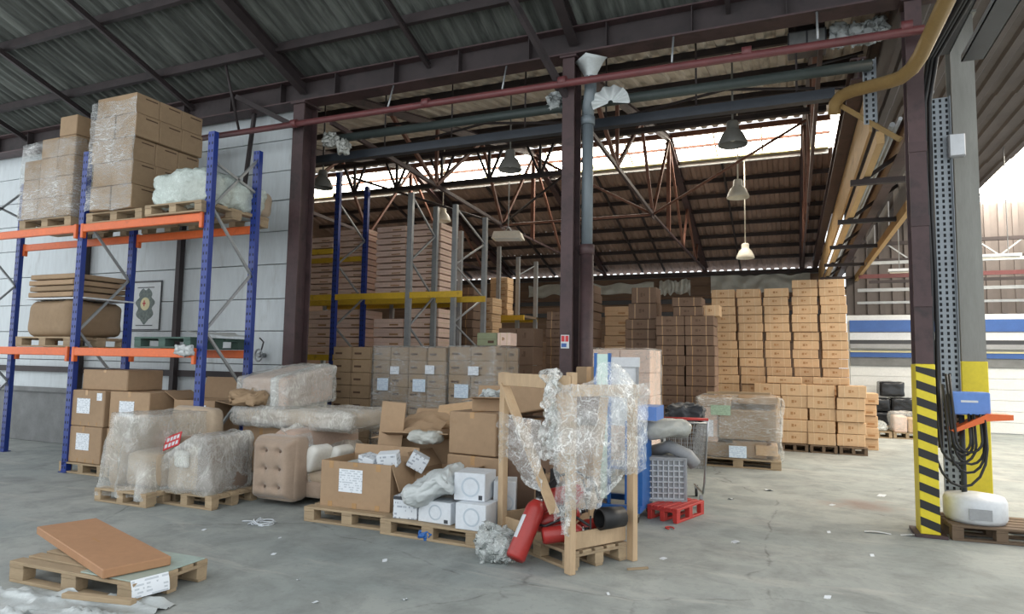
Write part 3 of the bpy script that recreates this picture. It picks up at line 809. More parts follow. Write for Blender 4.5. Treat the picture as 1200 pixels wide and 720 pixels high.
# ------------------------------------------------------------------ lamps
def bell(label, x, y, z, r, m, ztop, group=None):
    t = empty('bell_lamp', (x, y, z), 0, label, 'lamp', group)
    obj('shade', MB().lathe([(r, 0), (r * 1.02, 0.02), (r * 0.93, r * 0.35), (r * 0.7, r * 0.85), (r * 0.5, r * 1.05), (r * 0.48, r * 1.1), (r * 0.44, r * 1.05), (r * 0.66, r * 0.8), (r * 0.9, r * 0.33), (r, 0)], n=24), m, t)
    obj('ballast_housing', MB().lathe([(0.0, r * 1.75), (r * 0.36, r * 1.72), (r * 0.42, r * 1.6), (r * 0.42, r * 1.15), (r * 0.5, r * 1.05)], n=18), m, t)
    obj('bulb', MB().lathe([(0.0, r * 0.25), (r * 0.2, r * 0.35), (r * 0.25, r * 0.55), (r * 0.12, r * 1.0)], n=12), 'lamp_white', t)
    obj('hanger', MB().tube([(0, 0, r * 1.7), (0, 0, ztop - z + 0.06)], 0.014, 6), m, t)
bell('dark grey bell lamp hanging nearest under the skylight at right', -0.72, 9.5, 4.68, 0.2, 'lamp_dark', sn(9.5))
bell('dark grey bell lamp hanging left of the middle column', -4.13, 9.5, 4.66, 0.19, 'lamp_dark', sn(9.5))
bell('dark grey bell lamp beside the left column', -7.87, 9.5, 4.7, 0.19, 'lamp_dark', sn(9.5))
bell('white bell lamp lit against the dark roof right of centre', -0.97, 14.0, 5.02, 0.22, 'lamp_white', sn(14))
bell('small white bell lamp lowest above the sunlit carton stack', -1.05, 17.5, 4.3, 0.22, 'lamp_white', sf(17.5))
bell('small white bell lamp among the grey rack uprights', -7.87, 14.0, 5.0, 0.2, 'lamp_white', sn(14))
fl = empty('floodlight', (-6.1, 14.0, 4.45), 0.2, 'pale rectangular floodlight hanging over the far racks', 'lamp')
obj('housing', MB().prism([(-0.36, 0.0), (0.36, 0.0), (0.3, 0.16), (-0.3, 0.16)], -0.22, 0.22), 'lamp_white', fl)
obj('lens', MB().bx(-0.3, 0.3, -0.18, 0.18, -0.012, 0.0), 'panel_grey', fl)
obj('mount', MB().tube([(-0.1, 0, 0.15), (0, 0, 0.3), (0.1, 0, 0.15)], 0.02, 6), 'galv', fl)
obj('hanger', MB().tube([(0, 0, 0.28), (0, 0, sn(14) - 4.45)], 0.014, 6), 'galv', fl)
for i, (x0, x1, z, lb) in enumerate(((2.2, 4.0, 3.72, 'white strip lamp hung high in the right bay'), (1.8, 3.2, 3.5, 'white strip lamp hung lower in the right bay'))):
    t = empty('strip_lamp', (x0, 15.0, z), 0, lb, 'lamp')
    obj('casing', MB().bx(0, x1 - x0, -0.06, 0.06, 0.02, 0.07), 'panel_grey', t)
    obj('tube', MB().tube([(0.03, 0, 0), (x1 - x0 - 0.03, 0, 0)], 0.018, 8), 'lamp_white', t)
    for q in (0.2, x1 - x0 - 0.2):
        obj('hanger', MB().tube([(q, 0, 0.07), (q, 0, 5.88 - z)], 0.008, 5), 'galv', t)

# ------------------------------------------------------------------ pallets
_PB = {}
def pallet(label, loc, rz=0.0, L=1.2, W=0.8, mat='wood', group=None, name='pallet'):
    t = empty(name, loc, rz, label, 'pallet', group)
    k = (L, W, mat)
    if k not in _PB:
        _PB[k] = (MB().cbox((0, 0, 0), (L, W * 0.155, 0.022), 0.003).mesh('deck_board', mat),
                  MB().cbox((0, 0, 0), (L * 0.12, W, 0.022), 0.003).mesh('stringer_board', mat),
                  MB().cbox((0, 0, 0), (L * 0.12, W * 0.15, 0.078), 0.003).mesh('block', mat),
                  MB().cbox((0, 0, 0), (L, W * 0.125, 0.022), 0.003).mesh('runner', mat))
    d, s_, b, r = _PB[k]
    for q in range(5):
        obj('deck_board', d, None, t, (0, -W / 2 + W * 0.0775 + q * W * 0.845 / 4, 0.133))
    for x in (-L * 0.44, 0, L * 0.44):
        obj('stringer_board', s_, None, t, (x, 0, 0.111))
        for y in (-W * 0.42, 0, W * 0.42):
            obj('block', b, None, t, (x, y, 0.061))
    for y in (-W * 0.43, 0, W * 0.43):
        obj('runner', r, None, t, (0, y, 0.0115))
    return t

# ------------------------------------------------------------------ cartons
_CM = {}
def carton_mesh(w, d, h, mat, style):
    k = (round(w, 3), round(d, 3), round(h, 3), mat, style)
    if k in _CM: return _CM[k]
    mb = MB().cbox((0, 0, h / 2), (w, d, h), 0.008)
    y = -d / 2 - 0.0015
    if style == 'strap':       # two pale straps round the box and a faded mark
        for x in (-w * 0.27, w * 0.24):
            mb.bx(x - 0.006, x + 0.006, -d / 2 - 0.003, d / 2 + 0.003, 0.002, h + 0.002, 1)
        mb.bx(-w * 0.13, -w * 0.04, y - 0.001, y + 0.002, h * 0.4, h * 0.66, 2)
        mb.bx(-w * 0.01, w * 0.05, y - 0.001, y + 0.002, h * 0.45, h * 0.62, 2)
    elif style == 'mark':      # dark print mark in two places
        mb.bx(-w * 0.38, -w * 0.02, y - 0.001, y + 0.002, h * 0.40, h * 0.55, 2)
        mb.bx(w / 2 - 0.001, w / 2 + 0.002, -d * 0.3, d * 0.1, h * 0.4, h * 0.6, 2)
        mb.bx(w * 0.46, w * 0.47, y - 0.001, y + 0.002, 0, h, 2)
    elif style == 'seam':      # taped seam line on the front and side
        mb.bx(-w / 2 + 0.01, w / 2 - 0.01, y - 0.001, y + 0.002, h * 0.49, h * 0.51, 2)
        mb.bx(w * 0.05, w * 0.35, y - 0.0012, y + 0.002, h * 0.2, h * 0.4, 2)
        mb.bx(w / 2 - 0.001, w / 2 + 0.002, -d / 2 + 0.01, d / 2 - 0.01, h * 0.46, h * 0.54, 1)
    elif style == 'big':       # large upright mark
        mb.bx(-0.02, 0.02, y - 0.001, y + 0.002, h * 0.45, h * 0.75, 2)
        mb.bx(-0.05, -0.03, y - 0.001, y + 0.002, h * 0.45, h * 0.6, 2)
    me = mb.mesh('carton', [mat, 'tape_pale' if mat != 'card_dark' else 'tape', {'card_warm': 'ink_soft', 'card_pink': 'ink_soft', 'card_dark': 'ink_mid'}.get(mat, 'ink')])
    _CM[k] = me
    return me

def stack(desc, adj, x0, yf, z0, counts, w, h, d, mat, style='strap', gap=0.012, lean=0.0, jit=0.012, group=None, xs=None):
    """columns of single cartons; counts = cartons in each column; the front face stands at y = yf"""
    for c, n in enumerate(counts):
        xc = (xs[c] if xs else x0 + c * (w + gap)) + w / 2
        for k in range(n):
            me = carton_mesh(w, d, h - (0.022 if mat == 'card_pink' else 0.008), mat, style)
            o = obj('carton', me, None, None, (xc + random.uniform(-jit, jit) + lean * k * h * (1 - c / max(1, len(counts))), yf + d / 2 + random.uniform(-jit, jit) * 1.5, z0 + k * h), (0, 0, random.uniform(-0.012, 0.012)))
            pos = n - k
            where = '%s from top' % ORD[pos] if pos > 1 else 'topmost'
            if len(counts) > 1: lb = '%s carton, %s in %s column of %s' % (adj, where, ORD[c + 1], desc)
            else: lb = '%s carton, %s in %s' % (adj, where, desc)
            tag(o, lb, 'carton', group or 'cartons of the ' + desc)

# sunlit stack on the right
for i in range(3):
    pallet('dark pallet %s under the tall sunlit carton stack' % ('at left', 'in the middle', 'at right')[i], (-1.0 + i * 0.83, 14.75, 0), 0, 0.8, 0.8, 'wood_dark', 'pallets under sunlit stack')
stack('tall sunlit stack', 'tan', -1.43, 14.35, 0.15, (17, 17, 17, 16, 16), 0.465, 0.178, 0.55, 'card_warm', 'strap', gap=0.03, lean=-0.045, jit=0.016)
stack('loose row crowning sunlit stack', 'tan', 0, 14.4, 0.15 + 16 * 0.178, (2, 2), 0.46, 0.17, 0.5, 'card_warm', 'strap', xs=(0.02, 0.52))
# lower row in front
for i in range(4):
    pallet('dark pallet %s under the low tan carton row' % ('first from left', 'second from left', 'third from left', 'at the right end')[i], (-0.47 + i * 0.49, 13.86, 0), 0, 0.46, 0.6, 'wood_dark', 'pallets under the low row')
stack('low row before sunlit stack', 'tan', -0.7, 13.6, 0.15, (5, 5, 5, 5), 0.465, 0.222, 0.5, 'card_warm', 'strap', jit=0.03, gap=0.02)
stack('flat pair lying on low row', 'long tan', 0, 13.7, 1.265, (1, 1), 0.62, 0.13, 0.4, 'card_warm', 'strap', xs=(-0.45, 0.35))

# dark twin stack in the middle
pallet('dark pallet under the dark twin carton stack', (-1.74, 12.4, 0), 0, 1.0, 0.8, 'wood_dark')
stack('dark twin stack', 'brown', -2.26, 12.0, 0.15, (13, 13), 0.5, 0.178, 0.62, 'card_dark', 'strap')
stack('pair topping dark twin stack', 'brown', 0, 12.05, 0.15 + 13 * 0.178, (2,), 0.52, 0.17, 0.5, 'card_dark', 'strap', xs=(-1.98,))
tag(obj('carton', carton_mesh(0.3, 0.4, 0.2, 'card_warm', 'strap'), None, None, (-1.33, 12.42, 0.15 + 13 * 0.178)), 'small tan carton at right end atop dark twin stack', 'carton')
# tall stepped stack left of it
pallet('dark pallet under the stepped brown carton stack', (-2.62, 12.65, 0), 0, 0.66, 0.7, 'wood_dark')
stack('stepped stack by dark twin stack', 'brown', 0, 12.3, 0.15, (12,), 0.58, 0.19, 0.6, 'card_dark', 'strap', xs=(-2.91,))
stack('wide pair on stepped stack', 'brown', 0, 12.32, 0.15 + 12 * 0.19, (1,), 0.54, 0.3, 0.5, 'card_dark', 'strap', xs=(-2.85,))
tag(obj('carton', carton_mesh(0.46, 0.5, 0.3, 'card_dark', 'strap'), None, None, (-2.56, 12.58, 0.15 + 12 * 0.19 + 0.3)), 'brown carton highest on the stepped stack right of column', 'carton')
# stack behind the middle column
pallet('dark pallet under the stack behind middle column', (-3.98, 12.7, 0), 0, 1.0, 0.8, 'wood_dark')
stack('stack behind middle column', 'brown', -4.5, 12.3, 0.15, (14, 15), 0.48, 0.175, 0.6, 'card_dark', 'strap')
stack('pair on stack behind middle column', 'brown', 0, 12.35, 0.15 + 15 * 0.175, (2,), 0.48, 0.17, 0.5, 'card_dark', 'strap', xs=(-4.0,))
pallet('dark pallet under the sunlit side stack', (-3.3, 13.45, 0), 0, 0.6, 0.8, 'wood_dark')
stack('side stack right of middle column', 'orange-lit', 0, 13.1, 0.15, (13,), 0.5, 0.2, 0.6, 'card_warm', 'seam', xs=(-3.52,))  # warm card colour stands in for light on the brown stack's right side
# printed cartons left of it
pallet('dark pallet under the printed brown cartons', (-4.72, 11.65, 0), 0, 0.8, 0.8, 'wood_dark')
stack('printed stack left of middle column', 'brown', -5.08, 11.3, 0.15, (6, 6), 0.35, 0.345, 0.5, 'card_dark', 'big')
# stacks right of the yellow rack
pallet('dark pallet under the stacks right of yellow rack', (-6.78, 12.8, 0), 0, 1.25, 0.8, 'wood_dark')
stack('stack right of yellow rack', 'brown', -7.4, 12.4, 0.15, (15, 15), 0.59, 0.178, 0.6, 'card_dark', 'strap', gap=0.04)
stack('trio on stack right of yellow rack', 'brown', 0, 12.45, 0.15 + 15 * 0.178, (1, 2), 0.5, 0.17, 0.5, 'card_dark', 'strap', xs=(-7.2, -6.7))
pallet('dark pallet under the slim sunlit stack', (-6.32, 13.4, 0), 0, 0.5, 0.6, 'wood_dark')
stack('slim sunlit stack by the racks', 'orange-lit', 0, 13.15, 0.15, (16,), 0.46, 0.178, 0.5, 'card_warm', 'seam', xs=(-6.54,))  # separate warm-coloured cartons stand in for the lit side of the stack ahead
# tall slim cartons on a far rack shelf
far = empty('pallet_rack', (-7.2, 15.6, 0), 0, 'pale grey rack frame behind the floodlight', 'rack')
for (x, y, zt) in ((-0.25, 0, 5.0), (0.15, 0, 4.6), (0.45, 0.6, 4.4), (0.85, 0.9, 4.3)):
    obj('upright', MB().bx(x - 0.05, x + 0.05, y - 0.04, y + 0.04, 0, zt), 'galv', far)
obj('beam', MB().bx(-0.3, 0.9, -0.06, -0.01, 2.65, 2.78), 'yellow', far)
obj('beam', MB().bx(-0.3, 0.9, 0.9, 0.95, 2.65, 2.78), 'yellow', far)
obj('brace', MB().beam((0.45, 0.6, 3.9), (0.85, 0.9, 4.2), 0.03, 0.03), 'galv', far)
obj('shelf_deck', MB().bx(-0.28, 0.9, -0.01, 0.9, 2.72, 2.78), 'wood_dark', far)
stack('slim pile on far grey rack', 'tan', 0, 15.75, 2.78, (6,), 0.5, 0.17, 0.4, 'card_warm', 'seam', xs=(-7.35,))

# ------------------------------------------------------------------ yellow-beam rack in the far hall
yr = empty('pallet_rack', (0, 10.2, 0), 0, 'rack with yellow beams and blue and grey uprights behind column', 'rack')
def upright(par, x, y, z1, mat, slots=True):
    u = obj('upright', MB().bx(x - 0.05, x + 0.05, y - 0.035, y + 0.035, 0, z1), mat, par)
    obj('foot_plate', MB().bx(x - 0.07, x + 0.07, y - 0.06, y + 0.06, 0.001, 0.012), mat, par)
    if slots:
        sl = MB()
        for k in range(int(z1 / 0.1)):
            for s in (-0.025, 0.025):
                sl.bx(x + s - 0.008, x + s + 0.008, y - 0.0365, y - 0.035, 0.05 + k * 0.1, 0.085 + k * 0.1)
        o = obj('upright_slots', sl, 'hole', u); o['kind'] = 'stuff'
    return u
def bracing(par, x, y0, y1, z0, z1, step, mat='galv'):
    z, k = z0, 0
    while z < z1 - step * 0.5:
        a, b = ((y0, y1) if k % 2 == 0 else (y1, y0))
        obj('brace', MB().beam((x, a, z), (x, b, z + step), 0.03, 0.03), mat, par)
        z += step; k += 1
FR = [(-8.05, 'blue', 5.2, 5.15), (-6.4, 'galv', 4.65, 4.6), (-9.7, 'galv', 4.9, 4.9)]
for x, m, za, zb in FR:
    upright(yr, x, 0, za, m, m == 'blue'); upright(yr, x, 0.92, zb, m, m == 'blue')
    bracing(yr, x, 0.03, 0.89, 1.0, 4.6, 0.6)
for z in (1.55, 2.7):
    for a, b in ((-9.66, -8.1), (-8.0, -6.45), (-6.35, -5.3)):
        for y in (-0.03, 0.93):
            obj('beam', MB().bx(a, b, y - 0.025, y + 0.025, z, z + 0.11), 'yellow', yr)
for a, b in ((-9.66, -8.1),):
    for y in (-0.03, 0.93):
        obj('beam', MB().bx(a, b, y - 0.025, y + 0.025, 3.6, 3.7), 'yellow', yr)
u2 = empty('rack_frame', (-5.75, 10.9, 0), 0, 'grey braced rack end frame right of the yellow beams', 'rack')
for x, y, z1 in ((-0.1, 0, 4.55), (0.05, 1.0, 4.5)):
    obj('upright', MB().bx(x - 0.045, x + 0.045, y - 0.04, y + 0.04, 0, z1), 'galv', u2)
for k in range(6):
    a, b = ((-0.1, 0), (0.05, 1.0))
    if k % 2: a, b = b, a
    obj('brace', MB().beam((a[0], a[1], 1.2 + k * 0.55), (b[0], b[1], 1.75 + k * 0.55), 0.03, 0.03), 'galv', u2)
for z in (1.55, 2.7):
    for y in (1.06, 1.92):
        obj('beam', MB().bx(-9.75, -6.4, y - 0.025, y + 0.025, z, z + 0.11), 'yellow', yr)
    obj('shelf_deck', MB().bx(-9.75, -6.4, 1.09, 1.9, z + 0.08, z + 0.1), 'wood_dark', yr)
for x in (-9.8, -8.0, -6.35):
    obj('upright', MB().bx(x - 0.04, x + 0.04, 1.86, 1.94, 0, 4.3), 'galv', yr)
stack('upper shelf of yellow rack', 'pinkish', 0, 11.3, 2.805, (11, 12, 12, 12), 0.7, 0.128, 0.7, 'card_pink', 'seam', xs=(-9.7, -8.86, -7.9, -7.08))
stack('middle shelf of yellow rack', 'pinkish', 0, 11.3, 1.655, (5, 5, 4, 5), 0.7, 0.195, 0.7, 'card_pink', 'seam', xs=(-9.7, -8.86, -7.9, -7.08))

# ------------------------------------------------------------------ wrapped pallet loads
def film_shell(mb, x0, x1, y0, y1, z0, z1, amp=0.012, seg=0.09, seed=0, top=True):
    cx, cy, cz = (x0 + x1) / 2, (y0 + y1) / 2, (z0 + z1) / 2
    n = max(6, min(18, int(max(x1 - x0, z1 - z0) / seg)))
    return mb.soft((cx, cy, cz), (x1 - x0, y1 - y0, z1 - z0), 0.03, n, amp, 5.0, seed, open_bottom=True)
def sheet_label(par, x, y, z, w, h, mat='paper', rot=0.0, rx=0.0):
    return obj('label_sheet', MB().bx(-w / 2, w / 2, -0.0025, 0.0, -h / 2, h / 2), mat, par, (x, y, z), (rx, 0, rot))
def wrapped_load(name, label, loc, cols, rows, drows, w, d, h, mat, style, film, seed, labels=(), rz=0.0, cat='pallet load', skip=()):
    t = empty(name, loc, rz, label, cat)
    W, D, Hh = cols * w, drows * d, rows * h
    me = carton_mesh(w - 0.006, d - 0.006, h - 0.004, mat, style)
    for r in range(rows):
        for c in range(cols):
            for q in range(drows):
                if 0 < c < cols - 1 and q > 0 and r < rows - 1: continue
                if (r, c, q) in skip: continue
                obj('carton', me, None, t, (-W / 2 + (c + 0.5) * w + random.uniform(-.004, .004), -D / 2 + (q + 0.5) * d + random.uniform(-.004, .004), r * h))
    if film:
        obj('stretch_film', film_shell(MB(), -W / 2 - 0.022, W / 2 + 0.022, -D / 2 - 0.022, D / 2 + 0.022, -0.02, Hh + 0.02, 0.012, 0.09, seed), film, t)
    for (x, z, lw, lh, m) in labels:
        sheet_label(t, x, -D / 2 - 0.045, z, lw, lh, m)
    return t
pallet('pallet under the unwrapped printed cartons by left column', (-6.48, 9.15, 0), 0, 0.8, 0.85)
wrapped_load('carton_load', 'two columns of printed brown cartons next to left column', (-6.48, 9.12, 0.146), 2, 8, 2, 0.375, 0.42, 0.205, 'card_grey', 'mark', None, 1)
pallet('pallet under the wide film-wrapped carton load', (-5.42, 9.15, 0), 0, 1.3, 0.85)
wrapped_load('wrapped_load', 'wide film-wrapped carton load with four white labels', (-5.42, 9.12, 0.146), 4, 8, 2, 0.325, 0.42, 0.205, 'card_grey', 'mark', 'film_thin', 2,
             labels=((-0.43, 1.06, 0.2, 0.19, 'paper_blue'), (-0.22, 1.28, 0.16, 0.12, 'paper'), (0.22, 1.06, 0.22, 0.19, 'paper_blue'), (0.4, 1.3, 0.16, 0.13, 'paper')))
pallet('pallet under the square film-wrapped carton load', (-4.35, 9.18, 0), 0, 0.8, 0.9)
wrapped_load('wrapped_load', 'square film-wrapped carton load with two white labels', (-4.35, 9.16, 0.146), 2, 8, 2, 0.37, 0.46, 0.207, 'card_grey', 'mark', 'film_thin', 3,
             labels=((-0.13, 1.0, 0.23, 0.2, 'paper_blue'), (0.06, 1.3, 0.17, 0.13, 'paper')))
tag(obj('carton', carton_mesh(0.34, 0.3, 0.2, 'card_green', 'seam'), None, None, (-4.36, 9.4, 1.83)), 'sage green carton on top of square wrapped load', 'carton')
tag(obj('carton', carton_mesh(0.22, 0.26, 0.2, 'card_pink', 'strap'), None, None, (-4.06, 9.35, 1.83)), 'small pinkish strapped carton on square wrapped load', 'carton')
# tall wrapped carton behind the blue cart
pallet('pallet under the tall wrapped load behind blue cart', (-2.28, 9.75, 0), 0, 0.95, 0.85)
wrapped_load('wrapped_load', 'tall film-topped carton load behind the blue cart', (-2.28, 9.72, 0.146), 2, 5, 2, 0.44, 0.4, 0.33, 'card_pink', None, 'film', 8)

# ------------------------------------------------------------------ broken wrapped crate load in the mid distance
pallet('pallet under the torn brown wrapped load', (-0.82, 11.42, 0), 0.04, 1.25, 0.95)
wc = empty('torn_load', (-0.82, 11.42, 0.146), 0.04, 'torn film-wrapped load of brown cartons before the sunlit stack', 'pallet load')
me_ = carton_mesh(0.8, 0.4, 0.5, 'card_grey', 'seam')
obj('carton', MB().cbox((0.17, -0.2, 0.14), (0.5, 0.42, 0.26), 0.01), 'card', wc)
obj('carton', MB().cbox((-0.3, -0.2, 0.12), (0.5, 0.42, 0.22), 0.01), 'card_grey', wc)
obj('carton', MB().cbox((0.42, -0.22, 0.14), (0.32, 0.46, 0.16), 0.01), 'card_warm', wc)
obj('carton', MB().cbox((0.14, -0.23, 0.52), (0.86, 0.44, 0.46), 0.015), 'card_grey', wc)
obj('carton', MB().cbox((-0.44, -0.2, 0.5), (0.28, 0.46, 0.54), 0.015), 'card_pink', wc)
obj('carton', MB().cbox((0.0, 0.22, 0.42), (1.15, 0.42, 0.82), 0.015), 'card_grey', wc)
obj('carton', MB().cbox((-0.35, -0.1, 0.86), (0.5, 0.6, 0.16), 0.012), 'card', wc)
obj('carton', MB().cbox((0.3, -0.05, 0.9), (0.6, 0.65, 0.12), 0.012), 'card', wc)
obj('wood_slat', MB().box((0.0, -0.2, 1.0), (0.95, 0.08, 0.03), 0.1), 'wood', wc)
obj('wood_slat', MB().box((0.1, 0.1, 1.0), (0.8, 0.08, 0.03), -0.15), 'wood', wc)
obj('stretch_film', MB().soft((0, 0, 0.46), (1.3, 1.0, 0.98), 0.06, 20, 0.05, 3.2, 11, open_bottom=True), 'film_thin', wc)
sheet_label(wc, -0.25, -0.52, 0.74, 0.3, 0.16, 'mint_paper', 0, 0.2)
sheet_label(wc, -0.46, -0.53, 0.45, 0.2, 0.26, 'paper')
sheet_label(wc, 0.0, -0.53, 0.11, 0.26, 0.18, 'paper_blue', 0.05, -0.1)

# ------------------------------------------------------------------ right bay pallets
for i, (x, y, lb) in enumerate(((1.78, 17.55, 'pallet under low white bundle at far right'), (2.36, 17.6, 'pallet under the pinkish bundle at far right'), (3.1, 17.6, 'pallet at far right behind the hazard column'))):
    pallet(lb, (x, y, 0), 0, 0.55 if i < 2 else 0.8, 0.7)
tag(obj('wrapped_bundle', MB().soft((1.78, 17.55, 0.25), (0.4, 0.6, 0.2), 0.08, 14, 0.04, 5, 21), 'film_milky'), 'low white wrapped bundle left of pinkish bundle far right', 'bundle')
wb_ = empty('wrapped_bundle', (2.36, 17.55, 0.146), 0, 'pinkish film-wrapped bundle on pallet by the white wall', 'bundle')
obj('carton', MB().cbox((-0.13, 0, 0.18), (0.26, 0.6, 0.36), 0.02), 'card_pink', wb_)
obj('carton', MB().cbox((0.14, 0, 0.16), (0.25, 0.6, 0.32), 0.02), 'card_warm', wb_)
obj('stretch_film', MB().soft((0, 0, 0.22), (0.6, 0.68, 0.46), 0.1, 14, 0.05, 4, 22, open_bottom=True), 'film', wb_)
tag(obj('wrapped_bundle', MB().soft((3.1, 17.55, 0.36), (0.7, 0.6, 0.42), 0.12, 14, 0.05, 4, 23), 'film_milky'), 'milky wrapped bundle at far right behind hazard column', 'bundle')
pallet('pallet under the black wrapped blocks at far right', (2.5, 19.3, 0), 0, 1.6, 0.8)
for i, (x, z, w, h, lb) in enumerate(((2.0, 0.15, 0.48, 0.68, 'black film block at left of black pile'), (2.52, 0.15, 0.5, 0.7, 'black film block in middle of black pile'),
                                   (3.05, 0.15, 0.5, 0.68, 'black film block at right of black pile'), (2.3, 0.87, 0.55, 0.38, 'black film block on top of black pile'))):
    t = empty('black_block', (x, 19.3, z), 0, lb, 'bundle')
    n = max(1, int(h / 0.3))
    for k in range(n):
        obj('layer', MB().soft((random.uniform(-.01, .01), 0, (k + 0.5) * h / n), (w, 0.7, h / n - 0.005), 0.04, 10, 0.014, 6, k + i), 'black_gloss', t)
stack('pile beside low row', 'crumpled tan', 0, 14.6, 0.0, (5,), 0.4, 0.22, 0.5, 'card_warm', 'seam', xs=(1.1,), jit=0.03)

# ------------------------------------------------------------------ near left rack: blue uprights, orange beams
nr = empty('pallet_rack', (0, 5.96, 0), 0, 'pallet rack with blue uprights and orange beams against white wall', 'rack')
for x in (-9.05, -6.68, -11.75):
    upright(nr, x, 0, 4.42, 'blue'); upright(nr, x, 0.76, 4.4, 'blue')
    bracing(nr, x, 0.03, 0.73, 0.35, 4.3, 0.78)
    obj('brace', MB().beam((x, 0.03, 4.05), (x, 0.73, 3.82), 0.03, 0.03), 'galv', nr)
for z in (1.57, 3.27):
    for a, b in ((-9.0, -6.73), (-11.7, -9.1)):
        for y in (-0.04, 0.8):
            bm = obj('beam', MB().cbox(((a + b) / 2, y, z + 0.055), (b - a, 0.05, 0.11), 0.008), 'orange', nr)
            for xx in (a + 0.02, b - 0.02):
                obj('beam_connector', MB().cbox((xx, y, z + 0.02), (0.05, 0.06, 0.2), 0.006), 'orange', bm)
# pallets on the rack
pallet('pallet under the tall carton load on upper rack level', (-8.4, 6.42, 3.385), 0, 1.1, 1.0)
tl = empty('wrapped_load', (-8.38, 6.4, 3.53), 0, 'tall film-fronted carton load on the upper rack level', 'pallet load')
hts = [0.0, 0.33, 0.66, 0.98, 1.3, 1.58]
for r in range(5):
    h = hts[r + 1] - hts[r]
    for c in range(2):
        for q in range(3):
            dx = 0.03 * math.sin(r * 2.1 + c)
            o = obj('carton', MB().cbox((-0.29 + c * 0.4 + dx + 0.06, -0.36 + q * 0.36, hts[r] + h / 2), (0.395, 0.355, h - 0.008), 0.008), 'card_grey', tl)
            if c == 1:
                obj('flap_seam', MB().bx(0.37 + dx, 0.3725 + dx, -0.40 + q * 0.36, -0.22 + q * 0.36, hts[r] + h - 0.06, hts[r] + h - 0.045), 'ink', o)
obj('stretch_film', MB().grid(lambda u, v: (-0.48 + u * 0.9 + 0.02 * noise.noise((u * 5, v * 9, 1)), -0.565 + 0.02 * noise.noise((u * 9, v * 14, 2)), 0.0 + v * 1.5 + 0.02 * math.sin(u * 7)), 16, 30), 'film_wrap', tl)
pallet('pallet under the stepped carton load at left rack end', (-9.85, 6.42, 3.385), 0, 1.15, 1.0)
sl_ = empty('wrapped_load', (-9.8, 6.4, 3.53), 0, 'stepped film-wrapped carton load beside the tall one on rack', 'pallet load')
for r in range(5):
    for c in range(3):
        if r == 4 and c != 2: continue
        if r == 3 and c == 0: continue
        for q in range(2):
            obj('carton', MB().cbox((-0.37 + c * 0.37, -0.26 + q * 0.5, r * 0.29 + 0.145), (0.365, 0.49, 0.285), 0.008), 'card_grey', sl_)
obj('stretch_film', MB().soft((-0.02, -0.02, 0.55), (1.18, 1.05, 1.16), 0.04, 14, 0.015, 5, 31, open_bottom=True), 'film_wrap', sl_)
# wrapped long bundle on pallet at the right end of the upper level
pallet('pallet under the mint film bundle on upper rack level', (-7.2, 6.42, 3.385), 0, 1.0, 1.15)
mb_ = empty('wrapped_bundle', (-7.2, 6.5, 3.53), 0, 'crumpled mint film bundle on the upper rack level', 'bundle')
obj('bundle_body', MB().soft((0.04, 0.1, 0.2), (0.82, 1.15, 0.36), 0.12, 12, 0.03, 2.5, 33), 'beige', mb_)
obj('stretch_film', MB().soft((0.0, -0.06, 0.21), (0.98, 1.12, 0.46), 0.14, 20, 0.07, 3.4, 34), 'film_mint', mb_)
# middle level goods
pallet('wooden pallet under the bulging cartons on middle level', (-9.75, 6.4, 1.685), 0, 1.2, 0.9)
g1 = empty('sack_load', (-9.7, 6.38, 1.83), 0, 'tan bulging sack under flattened cartons at left on middle level', 'sack')
obj('sack_body', MB().soft((0, 0, 0.26), (1.0, 0.8, 0.52), 0.12, 10, 0.03, 3, 41), 'card_grey', g1)
obj('sheet', MB().box((0.12, -0.02, 0.54), (1.2, 0.8, 0.02), 0.05), 'panel_grey', g1)
for k in range(4):
    obj('flat_carton', MB().cbox((0.0 + 0.03 * (k % 2), 0, 0.6 + k * 0.085), (0.98, 0.8, 0.07), 0.01), 'card_grey' if k % 2 else 'card', g1)
pallet('green-painted pallet on the middle orange beam', (-7.35, 6.38, 1.685), 0, 1.0, 0.9, 'green_wood')
tag(obj('dust_sheet', MB().grid(lambda u, v: (-7.1 + u * 0.38, 6.0 + v * 0.8, 1.86 + 0.03 * noise.noise((u * 3, v * 3, 5)) + 0.05 * (1 - u)), 10, 14), 'plastic_grey'), 'grey plastic sheet lying on the green-painted pallet', 'plastic')
bag('plastic_wrap', 'white plastic scrap tied to the orange beam end', (-6.86, 5.86, 1.66), (0.26, 0.08, 0.12), 'plastic_white', 43)

# poster on the wall
po = empty('wall_poster', (-10.0, 7.722, 2.02), 0, 'framed poster with dark foliage crest and red cross on wall', 'poster')
obj('sheet', MB().bx(-0.36, 0.36, -0.006, 0, 0, 0.8), 'poster_paper', po)
for (a, b, c, d) in ((-0.37, 0.37, 0.79, 0.82), (-0.37, 0.37, -0.015, 0.005), (-0.37, -0.355, 0, 0.8), (0.355, 0.37, 0, 0.8)):
    obj('frame', MB().bx(a, b, -0.014, 0, c, d), 'dark_plastic', po)
blob = [(math.cos(t) * (0.2 + 0.035 * math.sin(t * 9)), 0.4 + math.sin(t) * (0.29 + 0.03 * math.sin(t * 7))) for t in [k * 2 * math.pi / 60 for k in range(60)]]
obj('crest', MB().prism(blob, -0.008, -0.006), 'poster_dark', po)
disc = [(0.0 + 0.11 * math.cos(t), 0.43 + 0.11 * math.sin(t)) for t in [k * 2 * math.pi / 24 for k in range(24)]]
obj('crest_disc', MB().prism(disc, -0.01, -0.008), 'cream', po)
obj('cross', MB().bx(-0.055, 0.015, -0.0125, -0.01, 0.425, 0.45), 'red_sign', po)
obj('cross', MB().bx(-0.032, -0.008, -0.0125, -0.01, 0.39, 0.49), 'red_sign', po)
